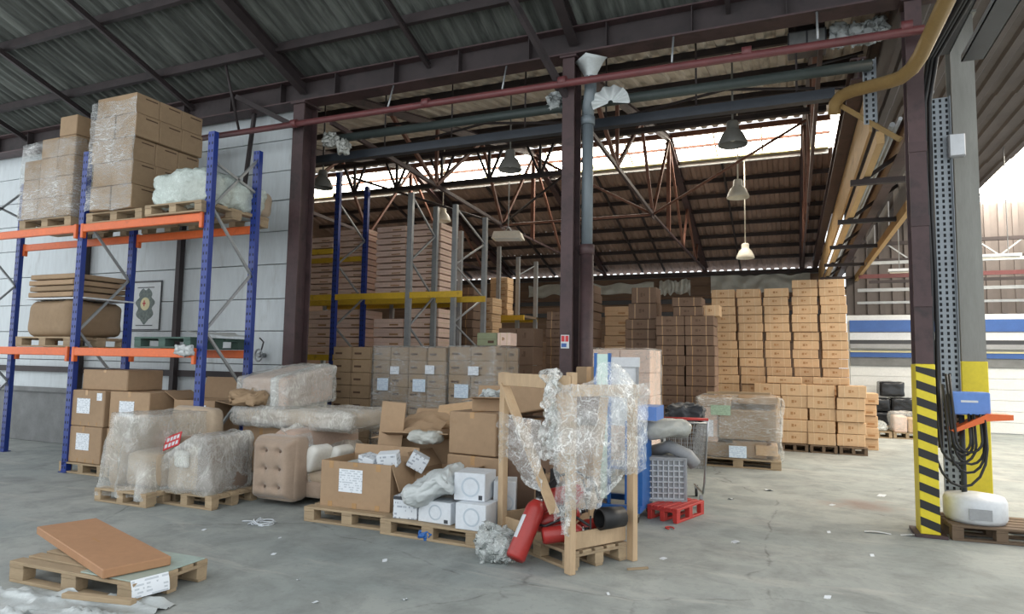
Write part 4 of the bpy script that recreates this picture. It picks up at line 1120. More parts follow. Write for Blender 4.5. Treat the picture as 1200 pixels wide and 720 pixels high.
for z in (0.06, 0.70):
    obj('caption_line', MB().bx(-0.2, 0.2, -0.0085, -0.006, z, z + 0.015), 'dark_print', po)
# fire-hose-like valve near column
vv = empty('wall_valve', (-7.35, 7.62, 1.62), 0, 'small grey wall valve with coiled hose beside left column', 'valve')
obj('hose', MB().tube([(0.07 * math.cos(t), -0.03, 0.09 * math.sin(t)) for t in [k * 0.5 for k in range(13)]], 0.014, 6), 'galv', vv)
obj('valve_body', MB().tube([(0, 0.1, 0), (0, -0.05, 0)], 0.035, 10), 'galv', vv)
obj('bracket', MB().tube([(0, 0.0, 0), (0.06, 0.0, 0.2), (-0.02, 0.0, 0.26)], 0.012, 6), 'rust_dark', vv)

# ------------------------------------------------------------------ cartons under the rack
pallet('pallet under the left pair of labelled rack cartons', (-8.72, 6.3, 0), 0, 0.86, 0.75)
pallet('pallet under the right pair of labelled rack cartons', (-7.95, 6.3, 0), 0, 0.62, 0.75)
def near_carton(label, loc, size, rz=0.0, mat='card', tape=True, sheets=(), staples=0, rot=None):
    w, d, h = size
    o = tag(obj('carton', MB().cbox((0, 0, h / 2), (w, d, h), 0.01), mat, None, loc, rot if rot else (0, 0, rz)), label, 'carton')
    if tape:
        obj('tape', MB().bx(-0.025, 0.025, -d / 2 - 0.0015, d / 2 + 0.0015, h - 0.14 * h, h + 0.0015), 'tape', o)
        obj('top_seam', MB().bx(-w / 2 + 0.01, w / 2 - 0.01, -0.003, 0.003, h, h + 0.001), 'ink', o)
    for k in range(staples):
        obj('staple_tab', MB().bx(-w * 0.35 + k * w * 0.22, -w * 0.35 + k * w * 0.22 + 0.02, -d / 2 - 0.002, -d / 2 + 0.001, 0.01, 0.06), 'tape', o)
    for (face, x, z, sw, sh, m) in sheets:
        if face == 'f': sheet_label(o, x, -d / 2 - 0.001, z, sw, sh, m)
        else: sheet_label(o, w / 2 + 0.001, x, z, sw, sh, m, math.pi / 2)
    return o
near_carton('labelled brown carton at lower left under rack', (-8.74, 6.3, 0.146), (0.72, 0.7, 0.48), 0, sheets=(('f', 0.0, 0.28, 0.26, 0.22, 'paper'),), staples=4)
near_carton('labelled brown carton at upper left under rack', (-8.72, 6.3, 0.63), (0.72, 0.7, 0.48), 0, sheets=(('f', -0.05, 0.27, 0.26, 0.2, 'paper'), ('f', 0.26, 0.4, 0.1, 0.1, 'paper')), staples=4)
near_carton('labelled brown carton at lower right under rack', (-7.98, 6.32, 0.146), (0.66, 0.7, 0.48), 0, sheets=(('f', -0.02, 0.28, 0.26, 0.22, 'paper'),), staples=3)
near_carton('labelled brown carton at upper right under rack', (-7.96, 6.34, 0.63), (0.7, 0.7, 0.48), 0.05, sheets=(('f', -0.04, 0.26, 0.26, 0.2, 'paper'),))
near_carton('long flat brown carton lying across the rack cartons', (-8.5, 6.3, 1.115), (0.85, 0.55, 0.27), 0.03, mat='card')

def open_carton(label, loc, size, rz=0.0, mat='card', flaps=(), name='open_carton', inside='card_in', sheets=(), t=0.008):
    """flaps: (side, angle in degrees from upright, length)"""
    w, d, h = size
    o = empty(name, loc, rz, label, 'carton')
    mb = MB()
    mb.bx(-w / 2, w / 2, -d / 2, -d / 2 + t, 0, h); mb.bx(-w / 2, w / 2, d / 2 - t, d / 2, 0, h)
    mb.bx(-w / 2, -w / 2 + t, -d / 2 + t, d / 2 - t, 0, h); mb.bx(w / 2 - t, w / 2, -d / 2 + t, d / 2 - t, 0, h)
    mb.bx(-w / 2 + t, w / 2 - t, -d / 2 + t, d / 2 - t, 0.0, t)
    obj('body', mb, mat, o)
    for side, ang, ln in flaps:
        a = math.radians(ang)
        if side in 'fb':
            s = -1 if side == 'f' else 1
            f = obj('flap', MB().bx(-w / 2 + 0.01, w / 2 - 0.01, -t / 2, t / 2, 0, ln), mat, o, (0, s * (d / 2 - t / 2), h + 0.002), (-s * a, 0, 0))
        else:
            s = -1 if side == 'l' else 1
            f = obj('flap', MB().bx(-t / 2, t / 2, -d / 2 + 0.01, d / 2 - 0.01, 0, ln), mat, o, (s * (w / 2 - t / 2), 0, h + 0.002), (0, s * a, 0))
    for (face, x, z, sw, sh, m) in sheets:
        if face == 'f': sheet_label(o, x, -d / 2 - 0.001, z, sw, sh, m)
        else: sheet_label(o, w / 2 + 0.001, x, z, sw, sh, m, math.pi / 2)
    return o
open_carton('open brown carton with raised flap behind the wrapped chair', (-7.18, 6.55, 0.6), (0.62, 0.5, 0.42), 0.15, flaps=(('b', 18, 0.3), ('r', 100, 0.25), ('l', 60, 0.2)), sheets=(('f', 0.1, 0.3, 0.16, 0.12, 'paper'),))
near_carton('plain brown carton supporting the raised-flap carton', (-7.18, 6.55, 0.0), (0.64, 0.55, 0.595), 0.15)

# ------------------------------------------------------------------ wrapped furniture at front left
pallet('pallet under the wrapped beige chair at far left', (-6.63, 5.38, 0), 0, 0.8, 0.85)
ca = empty('wrapped_armchair', (-6.63, 5.5, 0.146), 0, 'beige armchair under loose clear film at far left', 'armchair')
obj('seat', MB().soft((0.08, 0.0, 0.2), (0.5, 0.75, 0.38), 0.06, 8, 0.006, 3, 51), 'beige', ca)
obj('arm', MB().soft((-0.27, -0.02, 0.37), (0.17, 0.85, 0.72), 0.07, 10, 0.01, 3, 52), 'beige', ca)
obj('arm', MB().soft((0.36, 0.12, 0.28), (0.12, 0.6, 0.55), 0.05, 8, 0.01, 3, 53), 'taupe', ca)
obj('backrest', MB().soft((0.03, 0.38, 0.43), (0.72, 0.2, 0.82), 0.08, 10, 0.012, 3, 54), 'beige', ca)
def drape(x0, x1, y0, y1, z0, z1, amp, seed, flare=0.1, fr=0.0):
    """a loose dust cover: flat top, sides flaring out towards the bottom with folds"""
    def fn(u, v):
        a = u * 2 * math.pi
        cx, cy = (x0 + x1) / 2, (y0 + y1) / 2
        hx, hy = (x1 - x0) / 2, (y1 - y0) / 2
        c, s = math.cos(a), math.sin(a)
        k = 1.0 / max(abs(c), abs(s))
        k = k * 0.86 + 0.14
        if v < 0.35:
            r = v / 0.35
            z = z1 + 0.02 * noise.noise((c * r * 3, s * r * 3, seed))
            f = r
        else:
            q = (v - 0.35) / 0.65
            z = z1 + (z0 - z1) * q
            f = 1.0 + flare * q + amp * q * math.sin(a * 9 + seed) + amp * 0.8 * noise.noise((c * 3, s * 3 + seed, q * 2.5))
        n = noise.noise_vector((c * f * 4, s * f * 4, z * 5 + seed)) * amp * 0.35
        return (cx + hx * k * c * f + n.x, cy + hy * k * s * f + n.y, z + n.z * 0.5)
    return MB().grid(fn, 72, 26)
obj('dust_cover', drape(-0.38, 0.3, -0.47, 0.5, -0.08, 0.80, 0.09, 3.0, 0.08), 'film_sofa', ca)
sgn = empty('red_placard', (-6.2, 5.2, 0.6), 0, 'red and white printed placard lying on the wrapped chair seat', 'sign', rot=(math.radians(-40), math.radians(-22), 0.25))
obj('board', MB().bx(-0.1, 0.1, -0.004, 0.004, 0, 0.18), 'red_sign', sgn)
for q in range(4):
    obj('mark', MB().bx(-0.085 + q * 0.045, -0.055 + q * 0.045, -0.006, -0.004, 0.02, 0.07), 'white_card', sgn)
    obj('mark', MB().bx(-0.075 + q * 0.042, -0.045 + q * 0.042, -0.006, -0.004, 0.1, 0.15), 'white_card', sgn)

pallet('pallet under the brown film-covered armchair', (-5.95, 5.5, 0), 0.0, 0.8, 0.64)
cb = empty('wrapped_armchair', (-5.96, 5.5, 0.146), 0.0, 'brown armchair tipped under clear film in front row', 'armchair')
obj('body', MB().soft((0.2, 0.02, 0.29), (0.28, 0.52, 0.58), 0.06, 12, 0.008, 3, 55), 'taupe_dark', cb)
def slope(w):
    f = max(0, min(1, (w.x + 0.27) / 0.5))
    return V((w.x, w.y, (w.z + 0.28) * (0.55 + 0.45 * f) - 0.28))
obj('seat', MB().soft((-0.12, 0.0, 0.28), (0.46, 0.5, 0.56), 0.06, 12, 0.01, 3, 56, shape=slope), 'beige', cb)
obj('cushion', MB().soft((-0.1, -0.27, 0.34), (0.2, 0.06, 0.18), 0.03, 6, 0.01, 3, 57), 'white_cloth', cb)
def slope2(w):
    f = max(0, min(1, (w.x + 0.36) / 0.45))
    return V((w.x, w.y, (w.z + 0.33) * (0.60 + 0.40 * f) - 0.33))
obj('dust_cover', MB().soft((-0.01, -0.01, 0.29), (0.74, 0.64, 0.66), 0.07, 26, 0.03, 4.0, 58, shape=slope2, open_bottom=True), 'film_sofa', cb)

# tufted sofa
ts = empty('tufted_sofa', (-5.16, 5.55, 0.05), 0, 'taupe sofa with button-tufted end panel and white cushions', 'sofa')
def tuft_panel(u, v):
    x = -0.28 + 0.56 * u; z = 0.02 + 0.66 * v
    e = min(u, 1 - u, v, 1 - v)
    y = 0.0 + 0.14 * (1 - min(1, e / 0.16)) ** 2.2
    for tx in (-0.09, 0.1):
        for tz in (0.16, 0.35, 0.54):
            d2 = (x - tx) ** 2 + (z - tz) ** 2
            y += 0.045 * math.exp(-d2 / 0.0012) + 0.02 * math.exp(-d2 / 0.008)
            y += 0.008 * math.exp(-((z - tz) / 0.012) ** 2) * math.exp(-((abs(x - tx) - 0.05) / 0.06) ** 2)
    return (x, y, z)
obj('end_panel', MB().grid(tuft_panel, 34, 40), 'taupe', ts)
obj('end_arm', MB().soft((0.0, 0.2, 0.35), (0.58, 0.24, 0.69), 0.07, 12, 0.006, 3, 61), 'taupe', ts)
for tx in (-0.09, 0.1):
    for tz in (0.16, 0.35, 0.54):
        obj('button', MB().soft((tx, 0.056, tz), (0.03, 0.02, 0.03), 0.01, 3, 0), 'taupe_dark', ts)
obj('seat_base', MB().soft((0.16, 0.9, 0.12), (0.72, 1.25, 0.2), 0.06, 10, 0.006, 3, 62), 'taupe', ts)
obj('seat_cushion', MB().soft((0.2, 0.9, 0.24), (0.62, 1.2, 0.12), 0.05, 10, 0.008, 3, 63), 'beige', ts)
obj('backrest', MB().soft((-0.1, 0.92, 0.42), (0.36, 1.22, 0.62), 0.1, 12, 0.01, 3, 64), 'rose', ts)
obj('plastic_cover', MB().grid(lambda u, v: (-0.12 + 0.04 * noise.noise((u * 6, v * 6, 2)) + 0.36 * v ** 1.5, 0.3 + 1.15 * u, 0.77 - 0.34 * v + 0.04 * noise.noise((u * 7, v * 7, 9))), 24, 14), 'film_sofa', ts)
obj('plastic_cover', MB().grid(lambda u, v: (0.1 + 0.25 * v + 0.04 * noise.noise((u * 6, v * 4, 12)), 0.28 + 0.25 * u, 0.70 - 0.55 * v), 12, 20), 'film', ts)
for i, (x, y, z, rx, lb) in enumerate(((-4.86, 5.98, 0.49, 0.35, 'white cushion leaning inside the tufted sofa arm'), (-4.8, 6.28, 0.46, 0.5, 'second white cushion behind on the tufted sofa seat'))):
    tag(obj('cushion', MB().soft((0, 0, 0), (0.14, 0.34, 0.3), 0.06, 8, 0.012, 3, 65 + i), 'white_cloth', None, (x, y, z), (0, rx, 0)), lb, 'cushion')

# slab and ottoman on top
se = empty('wrapped_sofa_section', (-5.45, 6.55, 0.78), 0.03, 'film-wrapped sofa section lying across the other furniture', 'sofa')
obj('body', MB().soft((0, 0, 0.1), (1.68, 0.78, 0.19), 0.08, 14, 0.012, 3, 71), 'beige', se)
obj('dust_cover', MB().soft((0, -0.01, 0.1), (1.78, 0.86, 0.25), 0.08, 28, 0.035, 4.5, 72), 'film_sofa', se)
near_carton('plain carton stacked under the wrapped sofa section', (-5.95, 6.55, 0.0), (0.6, 0.6, 0.765), 0)
sd = empty('wrapped_ottoman', (-5.97, 6.66, 1.0), 0.0, 'big film-wrapped rose upholstered block on top of furniture pile', 'ottoman')
def tilt(w):
    return V((w.x, w.y, w.z + 0.12 * (w.y / 0.5) * max(0, 0.5 + w.z)))
obj('body', MB().soft((0.0, 0.06, 0.21), (0.7, 0.92, 0.42), 0.05, 12, 0.008, 3, 73, shape=tilt), 'rose', sd)
obj('dust_cover', MB().soft((0.0, 0.06, 0.21), (0.78, 1.0, 0.46), 0.05, 26, 0.022, 4.0, 74, shape=tilt, open_bottom=True), 'film_sofa', sd)
obj('tape_band', MB().soft((0.2, 0.06, 0.21), (0.12, 1.03, 0.48), 0.05, 10, 0.006, 3, 75, shape=tilt, open_bottom=True), 'film_milky', sd)
bag('crumpled_paper', 'crumpled tan paper and rags beside the rose block', (-6.1, 6.2, 1.09), (0.5, 0.3, 0.18), 'card_grey', 76, 'paper', 0.25)

# ------------------------------------------------------------------ big open carton and neighbours
pallet('pallet under the big labelled open carton', (-3.94, 5.66, 0), 0.02, 1.0, 0.75)
bf = open_carton('big brown open carton with square white label', (-3.94, 5.68, 0.146), (0.8, 0.56, 0.44), 0.03, 'card', flaps=(('r', 158, 0.26), ('b', 6, 0.1)), sheets=(('f', -0.05, 0.26, 0.27, 0.22, 'paper'),))
for q, x in enumerate((-0.28, 0.0, 0.26)):
    obj('tape', MB().bx(x - 0.025, x + 0.025, -0.2825, -0.2795, 0.37 if q != 1 else 0.4, 0.44), 'tape', bf)
    obj('tape', MB().bx(x - 0.025, x + 0.025, -0.2825, -0.2795, 0.0, 0.05), 'tape', bf)
for i, (x, y, z, sz, rot, lb) in enumerate(((-3.62, 5.52, 0.565, (0.2, 0.14, 0.13), (0.2, -0.1, 0.3), 'small white printed carton perched on right rim of big carton'),
                                        (-3.86, 5.56, 0.56, (0.22, 0.16, 0.08), (0.1, 0.15, -0.2), 'flat white printed carton inside the big open carton'),
                                        (-3.45, 5.7, 0.53, (0.18, 0.14, 0.15), (0.1, 0.5, 0.5), 'tilted white printed carton behind the big carton rim'))):
    c = tag(obj('small_carton', MB().cbox((0, 0, sz[2] / 2), sz, 0.005), 'white_print', None, (x, y, z), rot), lb, 'carton')
    obj('lid_seam', MB().bx(-sz[0] / 2 + 0.005, sz[0] / 2 - 0.005, -0.002, 0.002, sz[2], sz[2] + 0.001), 'grey_print', c)
fill = tag(obj('bubble_wrap', crumple(MB(), (0, 0, 0), (0.66, 0.42, 0.3), 12, 0.12, 81), 'plastic_grey', None, (-3.95, 5.68, 0.40)), 'crumpled clear packing filling the big open carton', 'plastic')
tag(obj('blue_bag', crumple(MB(), (0, 0, 0), (0.2, 0.14, 0.07), 8, 0.2, 82), 'blue_light', None, (-3.8, 5.62, 0.575)), 'small light blue plastic bag in the big open carton', 'plastic')
tag(obj('cardboard_sheet', MB().box((0, 0, 0.36), (0.28, 0.012, 0.72)), 'card', None, (-3.98, 6.02, 0.42), (-0.08, 0.05, 0.1)), 'upright tan cardboard sheet standing behind the big carton', 'cardboard')
o2 = open_carton('open brown carton with drooping flap behind white cartons', (-3.22, 6.0, 0.0), (0.5, 0.45, 0.5), -0.1, 'card', flaps=(('f', 150, 0.25), ('r', 70, 0.2), ('l', 40, 0.2)))
# crushed big carton with torn paper
o3 = open_carton('crushed brown carton with wide folded flaps behind big carton', (-3.72, 6.5, 0.2), (0.75, 0.5, 0.55), 0.2, 'card', flaps=(('f', 75, 0.35), ('b', 50, 0.4), ('r', 60, 0.3), ('l', 95, 0.25)))
pallet('pallet under the crushed carton', (-3.72, 6.5, 0.0), 0.2, 0.9, 0.7)
tag(obj('torn_paper', MB().grid(lambda u, v: (-4.05 + 0.62 * u, 6.05 + 0.35 * v, 0.72 + 0.2 * v + 0.12 * math.sin(u * 2.6) + 0.05 * noise.noise((u * 5, v * 5, 3))), 18, 12), 'card', None), 'crumpled torn brown paper sheet spread over crushed carton', 'paper')
tag(obj('grey_pouch', crumple(MB(), (0, 0, 0), (0.34, 0.2, 0.12), 8, 0.15, 84), 'plastic_grey', None, (-3.5, 6.0, 0.80)), 'grey plastic pouch lying on the torn brown paper', 'plastic')
tag(obj('cardboard_sheet', MB().box((0, 0, 0), (0.55, 0.5, 0.012)), 'card_warm', None, (-3.5, 6.75, 0.98), (0.5, -0.15, 0.3)), 'tan folded cardboard sheet leaning on the crushed carton', 'cardboard')
near_carton('brown carton with side label beside the wooden crate', (-2.92, 6.2, 0.66), (0.56, 0.5, 0.42), -0.12, sheets=(('s', -0.05, 0.24, 0.2, 0.18, 'paper'),))
near_carton('plain lower brown carton beside the wooden crate', (-2.9, 6.22, 0.02), (0.62, 0.55, 0.63), -0.12)
o4 = open_carton('torn open carton with white plastic on top of carton pile', (-2.9, 6.3, 1.085), (0.36, 0.32, 0.12), 0.3, 'card', flaps=(('f', 80, 0.14), ('r', 70, 0.16), ('l', 100, 0.12), ('b', 30, 0.14)))
bag('plastic_wrap', 'white plastic bag bulging from the torn open carton', (-2.9, 6.28, 1.22), (0.22, 0.18, 0.12), 'plastic_white', 86)

# ------------------------------------------------------------------ white cartons on pallet
pallet('pallet under the small white ringed cartons', (-2.98, 5.52, 0), -0.04, 1.02, 0.66)
def ring(par, x, y, z, r, face='f'):
    pts = []
    n = 28
    vs = [(x + rr * math.cos(t), y, z + rr * math.sin(t)) for rr in (r, r * 0.8) for t in [k * 2 * math.pi / n for k in range(n)]]
    fs = [(k, (k + 1) % n, n + (k + 1) % n, n + k) for k in range(n)]
    obj('printed_ring', MB().add(vs, fs), 'grey_print', par)
def white_carton(label, loc, size, rz, tilt=(0, 0)):
    w, d, h = size
    o = tag(obj('white_carton', MB().cbox((0, 0, h / 2), size, 0.005), 'white_card', None, loc, (tilt[0], tilt[1], rz)), label, 'carton', 'white ringed cartons')
    ring(o, 0.01, -d / 2 - 0.0015, h * 0.5, min(w, h) * 0.36)
    obj('print_block', MB().bx(w * 0.3, w * 0.42, -d / 2 - 0.0015, -d / 2, h * 0.06, h * 0.22), 'dark_print', o)
    obj('lid_seam', MB().bx(-w / 2 + 0.004, w / 2 - 0.004, -0.002, 0.002, h, h + 0.001), 'grey_print', o)
    return o
white_carton('white ringed carton beneath the grey plastic sack', (-2.95, 5.42, 0.147), (0.34, 0.34, 0.19), -0.05)
white_carton('white ringed carton half hidden in the middle of pallet', (-2.66, 5.5, 0.147), (0.2, 0.34, 0.19), -0.02)
white_carton('white ringed carton at the right front pallet corner', (-2.56, 5.3, 0.147), (0.29, 0.26, 0.22), 0.0)
white_carton('white ringed carton stacked topmost with torn lid', (-2.64, 5.42, 0.37), (0.29, 0.3, 0.24), 0.1)
wt = tag(obj('white_carton', MB().cbox((0, 0, 0.1), (0.24, 0.2, 0.2), 0.005), 'white_print', None, (-3.28, 5.36, 0.147), (0, 0, 0.1)), 'white window-printed carton at left end of white carton pallet', 'carton')
obj('lid_edge', MB().bx(-0.12, 0.12, -0.102, -0.1, 0.17, 0.2), 'dark_print', wt)
white_carton('white torn carton standing by the crate left post', (-2.42, 5.6, 0.147), (0.2, 0.26, 0.38), 0.35)
tag(obj('plastic_sack', MB().soft((0, 0, 0), (0.54, 0.42, 0.22), 0.1, 22, 0.045, 5, 88), 'plastic_white', None, (-3.02, 5.36, 0.46), (0.12, -0.42, 0.1)), 'shiny grey plastic sack slumped over white cartons', 'sack')
near_carton('grey-brown carton behind the slumped plastic sack', (-3.1, 5.68, 0.147), (0.5, 0.24, 0.24), 0)
tag(obj('clear_film', crumple(MB(), (0, 0, 0), (0.3, 0.28, 0.26), 14, 0.25, 90), 'film_milky', None, (-2.22, 4.98, 0.12)), 'crumpled clear film ball on floor before the crate', 'plastic')
tag(obj('blue_scrap', crumple(MB(), (0, 0, 0), (0.14, 0.1, 0.08), 6, 0.2, 91), 'blue_cart', None, (-3.02, 5.24, 0.045)), 'blue plastic scrap under the white carton pallet', 'plastic')

# ------------------------------------------------------------------ wooden crate
CR = (-1.79, 5.42); CA = math.radians(-32); CL, CW = 0.86, 0.60
pallet('pallet forming the base under the open wooden crate', (CR[0], CR[1], 0), CA, CL, CW)
cr8 = empty('wooden_crate', (CR[0], CR[1], 0), CA, 'open pale timber crate frame draped in torn clear film', 'crate')
px, py = CL / 2 + 0.03, CW / 2 + 0.03
for (x, y, h) in ((-px, -py, 1.5), (px, -py, 1.52), (px, py, 1.42), (-px, py, 1.4)):
    obj('post', MB().cbox((x, y, h / 2), (0.075, 0.055, h), 0.004), 'wood_pale', cr8)
obj('top_rail', MB().cbox((0, -py - 0.04, 1.44), (CL + 0.12, 0.025, 0.11), 0.004), 'wood_pale', cr8)
obj('top_rail', MB().cbox((px + 0.05, 0, 1.38), (0.025, CW + 0.12, 0.09), 0.004), 'wood_pale', cr8)
obj('top_rail', MB().cbox((0, py + 0.04, 1.35), (CL + 0.12, 0.025, 0.09), 0.004), 'wood_pale', cr8)
obj('diagonal_brace', MB().beam((-px + 0.03, -py - 0.025, 1.4), (0.3, -py - 0.025, 0.42), 0.025, 0.085, upv=(0, 1, 0)), 'wood_pale', cr8)
obj('diagonal_brace', MB().beam((-0.05, py, 0.2), (0.12, py, 1.3), 0.03, 0.08, upv=(0, 1, 0)), 'wood_pale', cr8)
obj('base_board', MB().cbox((px - 0.05, 0, 0.22), (0.022, CW, 0.13), 0.004), 'wood_pale', cr8)
obj('base_board', MB().cbox((-px - 0.0, 0, 0.22), (0.022, CW, 0.13), 0.004), 'wood_pale', cr8)
obj('base_board', MB().cbox((-0.33, -py + 0.02, 0.2), (0.26, 0.022, 0.1), 0.004), 'wood_pale', cr8)
def filmR(u, v):
    # wraps from the front corner post along the right face, bulging outwards
    s = -0.14 + u * (CW + 0.36)
    zl = 0.34 + 0.42 * u + 0.05 * math.sin(u * 11)
    z = 1.5 - 0.1 * math.sin(u * 9) * (1 - v) - v * (1.5 - zl)
    b = 0.07 + 0.16 * math.sin(math.pi * min(1, max(0, v * 0.9 + 0.05))) * math.sin(math.pi * min(1, max(0, u * 0.9 + 0.1)))
    n = noise.noise_vector((s * 5, z * 5, 3.1)) * 0.05 + noise.noise_vector((s * 13, z * 11, 1.1)) * 0.022 + noise.noise_vector((s * 29, z * 25, 4.1)) * 0.008
    if s < 0.0: return (px + 0.05 + s + n.x, -py - 0.09 + n.y, z + n.z)
    return (px + b + n.x, -py - 0.05 + s + n.y, z + n.z + 0.02)
obj('torn_film', MB().grid(filmR, 60, 64), 'film_crate', cr8)
obj('torn_film', MB().grid(lambda u, v: (-px + 0.02 + u * 0.62 + 0.03 * noise.noise((u * 5, v * 5, 4)), -py - 0.07 - 0.05 * math.sin(u * 3.1) + 0.05 * noise.noise((u * 6, v * 6, 7)) + 0.02 * noise.noise((u * 16, v * 16, 7)), 1.16 - v * (0.46 - 0.1 * math.sin(u * 5)) - 0.03 * u), 36, 32), 'film_crate', cr8)
obj('torn_film', MB().grid(lambda u, v: (px - 0.2 + 0.16 * u + 0.06 * noise.noise((u * 4, v * 8, 8)), -py - 0.11 + 0.09 * noise.noise((u * 7, v * 9, 6)) + 0.03 * noise.noise((u * 20, v * 20, 6)), 1.54 - 0.7 * v + 0.05 * noise.noise((u * 4, 1, 2))), 22, 44), 'film_crate', cr8)
obj('torn_film', MB().grid(lambda u, v: (px + 0.03 + 0.1 * (u - 0.5) + 0.03 * noise.noise((u * 4, v * 8, 28)), -py - 0.07 + 0.05 * noise.noise((u * 7, v * 7, 16)), 0.9 - 0.6 * v), 10, 36), 'film_crate', cr8)

def extinguisher(label, p0, p1, r=0.068, head=True, labelpatch=True):
    p0, p1 = V(p0), V(p1)
    d = p1 - p0; L = d.length
    q = d.to_track_quat('Z', 'Y').to_euler()
    t = empty('fire_extinguisher', p0, 0, label, 'fire extinguisher', 'scrapped fire extinguishers', rot=q)
    obj('cylinder', MB().lathe([(0, 0.012), (r * 0.6, 0.01), (r * 0.85, 0.0), (r, 0.02), (r, L - r * 1.1), (r * 0.93, L - r * 0.7), (r * 0.6, L - r * 0.15), (r * 0.3, L)], n=22), 'red', t)
    if labelpatch:
        vs, fs = [], []
        for j, z in enumerate((L * 0.3, L * 0.68)):
            for k in range(7):
                a = 0.3 + k * 0.22
                vs.append((1.012 * r * math.cos(a), 1.012 * r * math.sin(a), z))
        fs = [(k, k + 1, 8 + k, 7 + k) for k in range(6)]
        obj('instruction_label', MB().add(vs, fs, 0, True), 'panel_grey', t)
    if head:
        obj('valve', MB().tube([(0, 0, L), (0, 0, L + 0.05)], 0.02, 10), 'black', t)
        obj('lever', MB().beam((0, -0.02, L + 0.06), (0.02, 0.1, L + 0.08), 0.02, 0.012), 'black', t)
        obj('neck_ring', MB().tube([(0, 0, L - 0.01), (0, 0, L + 0.012)], 0.03, 12), 'chrome', t)
    return t
extinguisher('large red fire extinguisher leaning out of crate onto floor', (-2.0, 4.83, 0.07), (-1.90, 5.08, 0.48), 0.078)
extinguisher('red fire extinguisher lying at the crate front edge', (-1.84, 5.0, 0.225), (-1.55, 5.14, 0.27), 0.066, True)
extinguisher('red fire extinguisher with pale label lying second row', (-1.94, 5.12, 0.28), (-1.62, 5.28, 0.38), 0.07)
extinguisher('red fire extinguisher lying behind the leaning one', (-1.98, 5.24, 0.34), (-1.68, 5.46, 0.48), 0.07)
extinguisher('red fire extinguisher on top of the crate pile', (-1.88, 5.2, 0.48), (-1.6, 5.34, 0.54), 0.07, True, False)
extinguisher('red fire extinguisher deep inside by the right boards', (-1.62, 5.3, 0.24), (-1.42, 5.5, 0.28), 0.062)
tag(obj('black_tube', MB().lathe([(0.035, 0), (0.045, 0.0), (0.045, 0.15), (0.03, 0.15), (0.034, 0.02)], n=16), 'black', None, (-1.74, 5.06, 0.42), (math.radians(90), 0, math.radians(120))), 'short black tube end lying on the extinguishers', 'tube')
bb = tag(obj('black_bucket', MB().lathe([(0.07, 0.0), (0.088, 0.0), (0.08, 0.22), (0.0, 0.22), (0.0, 0.21), (0.07, 0.21), (0.07, 0.0)], n=22), 'black', None, (-1.42, 5.16, 0.37), (math.radians(90), 0, math.radians(140))), 'black bucket lying sideways on the right crate board', 'bucket')
for i, (pts, lb) in enumerate((([(-1.88, 5.12, 0.55), (-1.8, 5.2, 0.66), (-1.65, 5.3, 0.7), (-1.5, 5.3, 0.62), (-1.45, 5.25, 0.5)], 'thin black hose looping over the extinguishers'),
                               ([(-1.95, 5.05, 0.3), (-1.82, 5.02, 0.3), (-1.7, 5.05, 0.36), (-1.6, 5.1, 0.38), (-1.48, 5.08, 0.33)], 'black hose snaking across the front extinguishers'))):
    tag(obj('hose', MB().tube(pts, 0.011, 8), 'black'), lb, 'hose')
near_carton('carton standing inside the back of the wooden crate', (-1.93, 5.72, 0.146), (0.5, 0.24, 0.42), CA, 'card')
for i, (x, rz_, lb) in enumerate(((-2.08, 0.18, 'black flat panel leaning inside the crate at left'), (-1.96, 0.24, 'second dark panel leaning inside the crate'))):
    tag(obj('black_board', MB().cbox((0, 0, 0.27), (0.1, 0.03, 0.54), 0.004), 'black', None, (x, 5.58 - 0.03 * i, 0.15), (0.12, rz_, CA)), lb, 'panel')
near_carton('tilted open brown carton resting high behind the crate', (-2.4, 6.3, 1.09), (0.5, 0.36, 0.3), -0.25, 'card', rot=(0.0, -0.2, -0.3))
near_carton('tall plain carton behind the wooden crate', (-2.33, 6.3, 0.0), (0.46, 0.6, 1.03), -0.1, 'card_dark')
near_carton('small brown carton on top behind the crate rail', (-2.05, 6.85, 0.95), (0.36, 0.3, 0.42), 0.1, 'card_dark')
near_carton('plain carton hidden low behind the crate', (-2.05, 6.85, 0.0), (0.38, 0.36, 0.945), 0.1, 'card')

# ------------------------------------------------------------------ blue cart
bc = empty('blue_cart', (-1.66, 7.0, 0), 0, 'blue steel cart with pale grey panel and lime strip', 'cart')
obj('base_frame', MB().bx(-0.28, 0.24, -0.32, -0.26, 0.1, 0.16).bx(-0.28, 0.24, 0.26, 0.32, 0.1, 0.16).bx(-0.28, -0.22, -0.26, 0.26, 0.1, 0.16).bx(0.18, 0.24, -0.26, 0.26, 0.1, 0.16), 'blue_cart', bc)
for x in (-0.24, 0.2):
    for y in (-0.28, 0.28):
        c = obj('caster_fork', MB().bx(x - 0.02, x + 0.02, y - 0.02, y + 0.02, 0.06, 0.1), 'galv', bc)
        obj('wheel', MB().tube([(x - 0.015, y, 0.042), (x + 0.015, y, 0.042)], 0.042, 14), 'black', c)
obj('side_panel', MB().bx(0.06, 0.24, -0.22, -0.18, 0.16, 1.0), 'blue_cart', bc)
obj('side_panel', MB().bx(0.2, 0.24, -0.18, 0.26, 0.16, 0.98), 'blue_cart', bc)
obj('post', MB().bx(-0.27, -0.24, -0.24, -0.2, 0.16, 1.7), 'blue_cart', bc)
obj('post', MB().bx(-0.12, -0.09, -0.24, -0.2, 0.16, 1.7), 'blue_cart', bc)
obj('lime_strip', MB().bx(-0.24, -0.12, -0.23, -0.21, 0.2, 1.69), 'panel_lime', bc)
gp = obj('grey_panel', MB().bx(-0.09, 0.19, -0.2, -0.17, 0.95, 1.64), 'panel_grey', bc)
obj('panel_edge', MB().bx(-0.09, 0.21, -0.225, -0.2, 1.56, 1.66), 'panel_grey', gp)
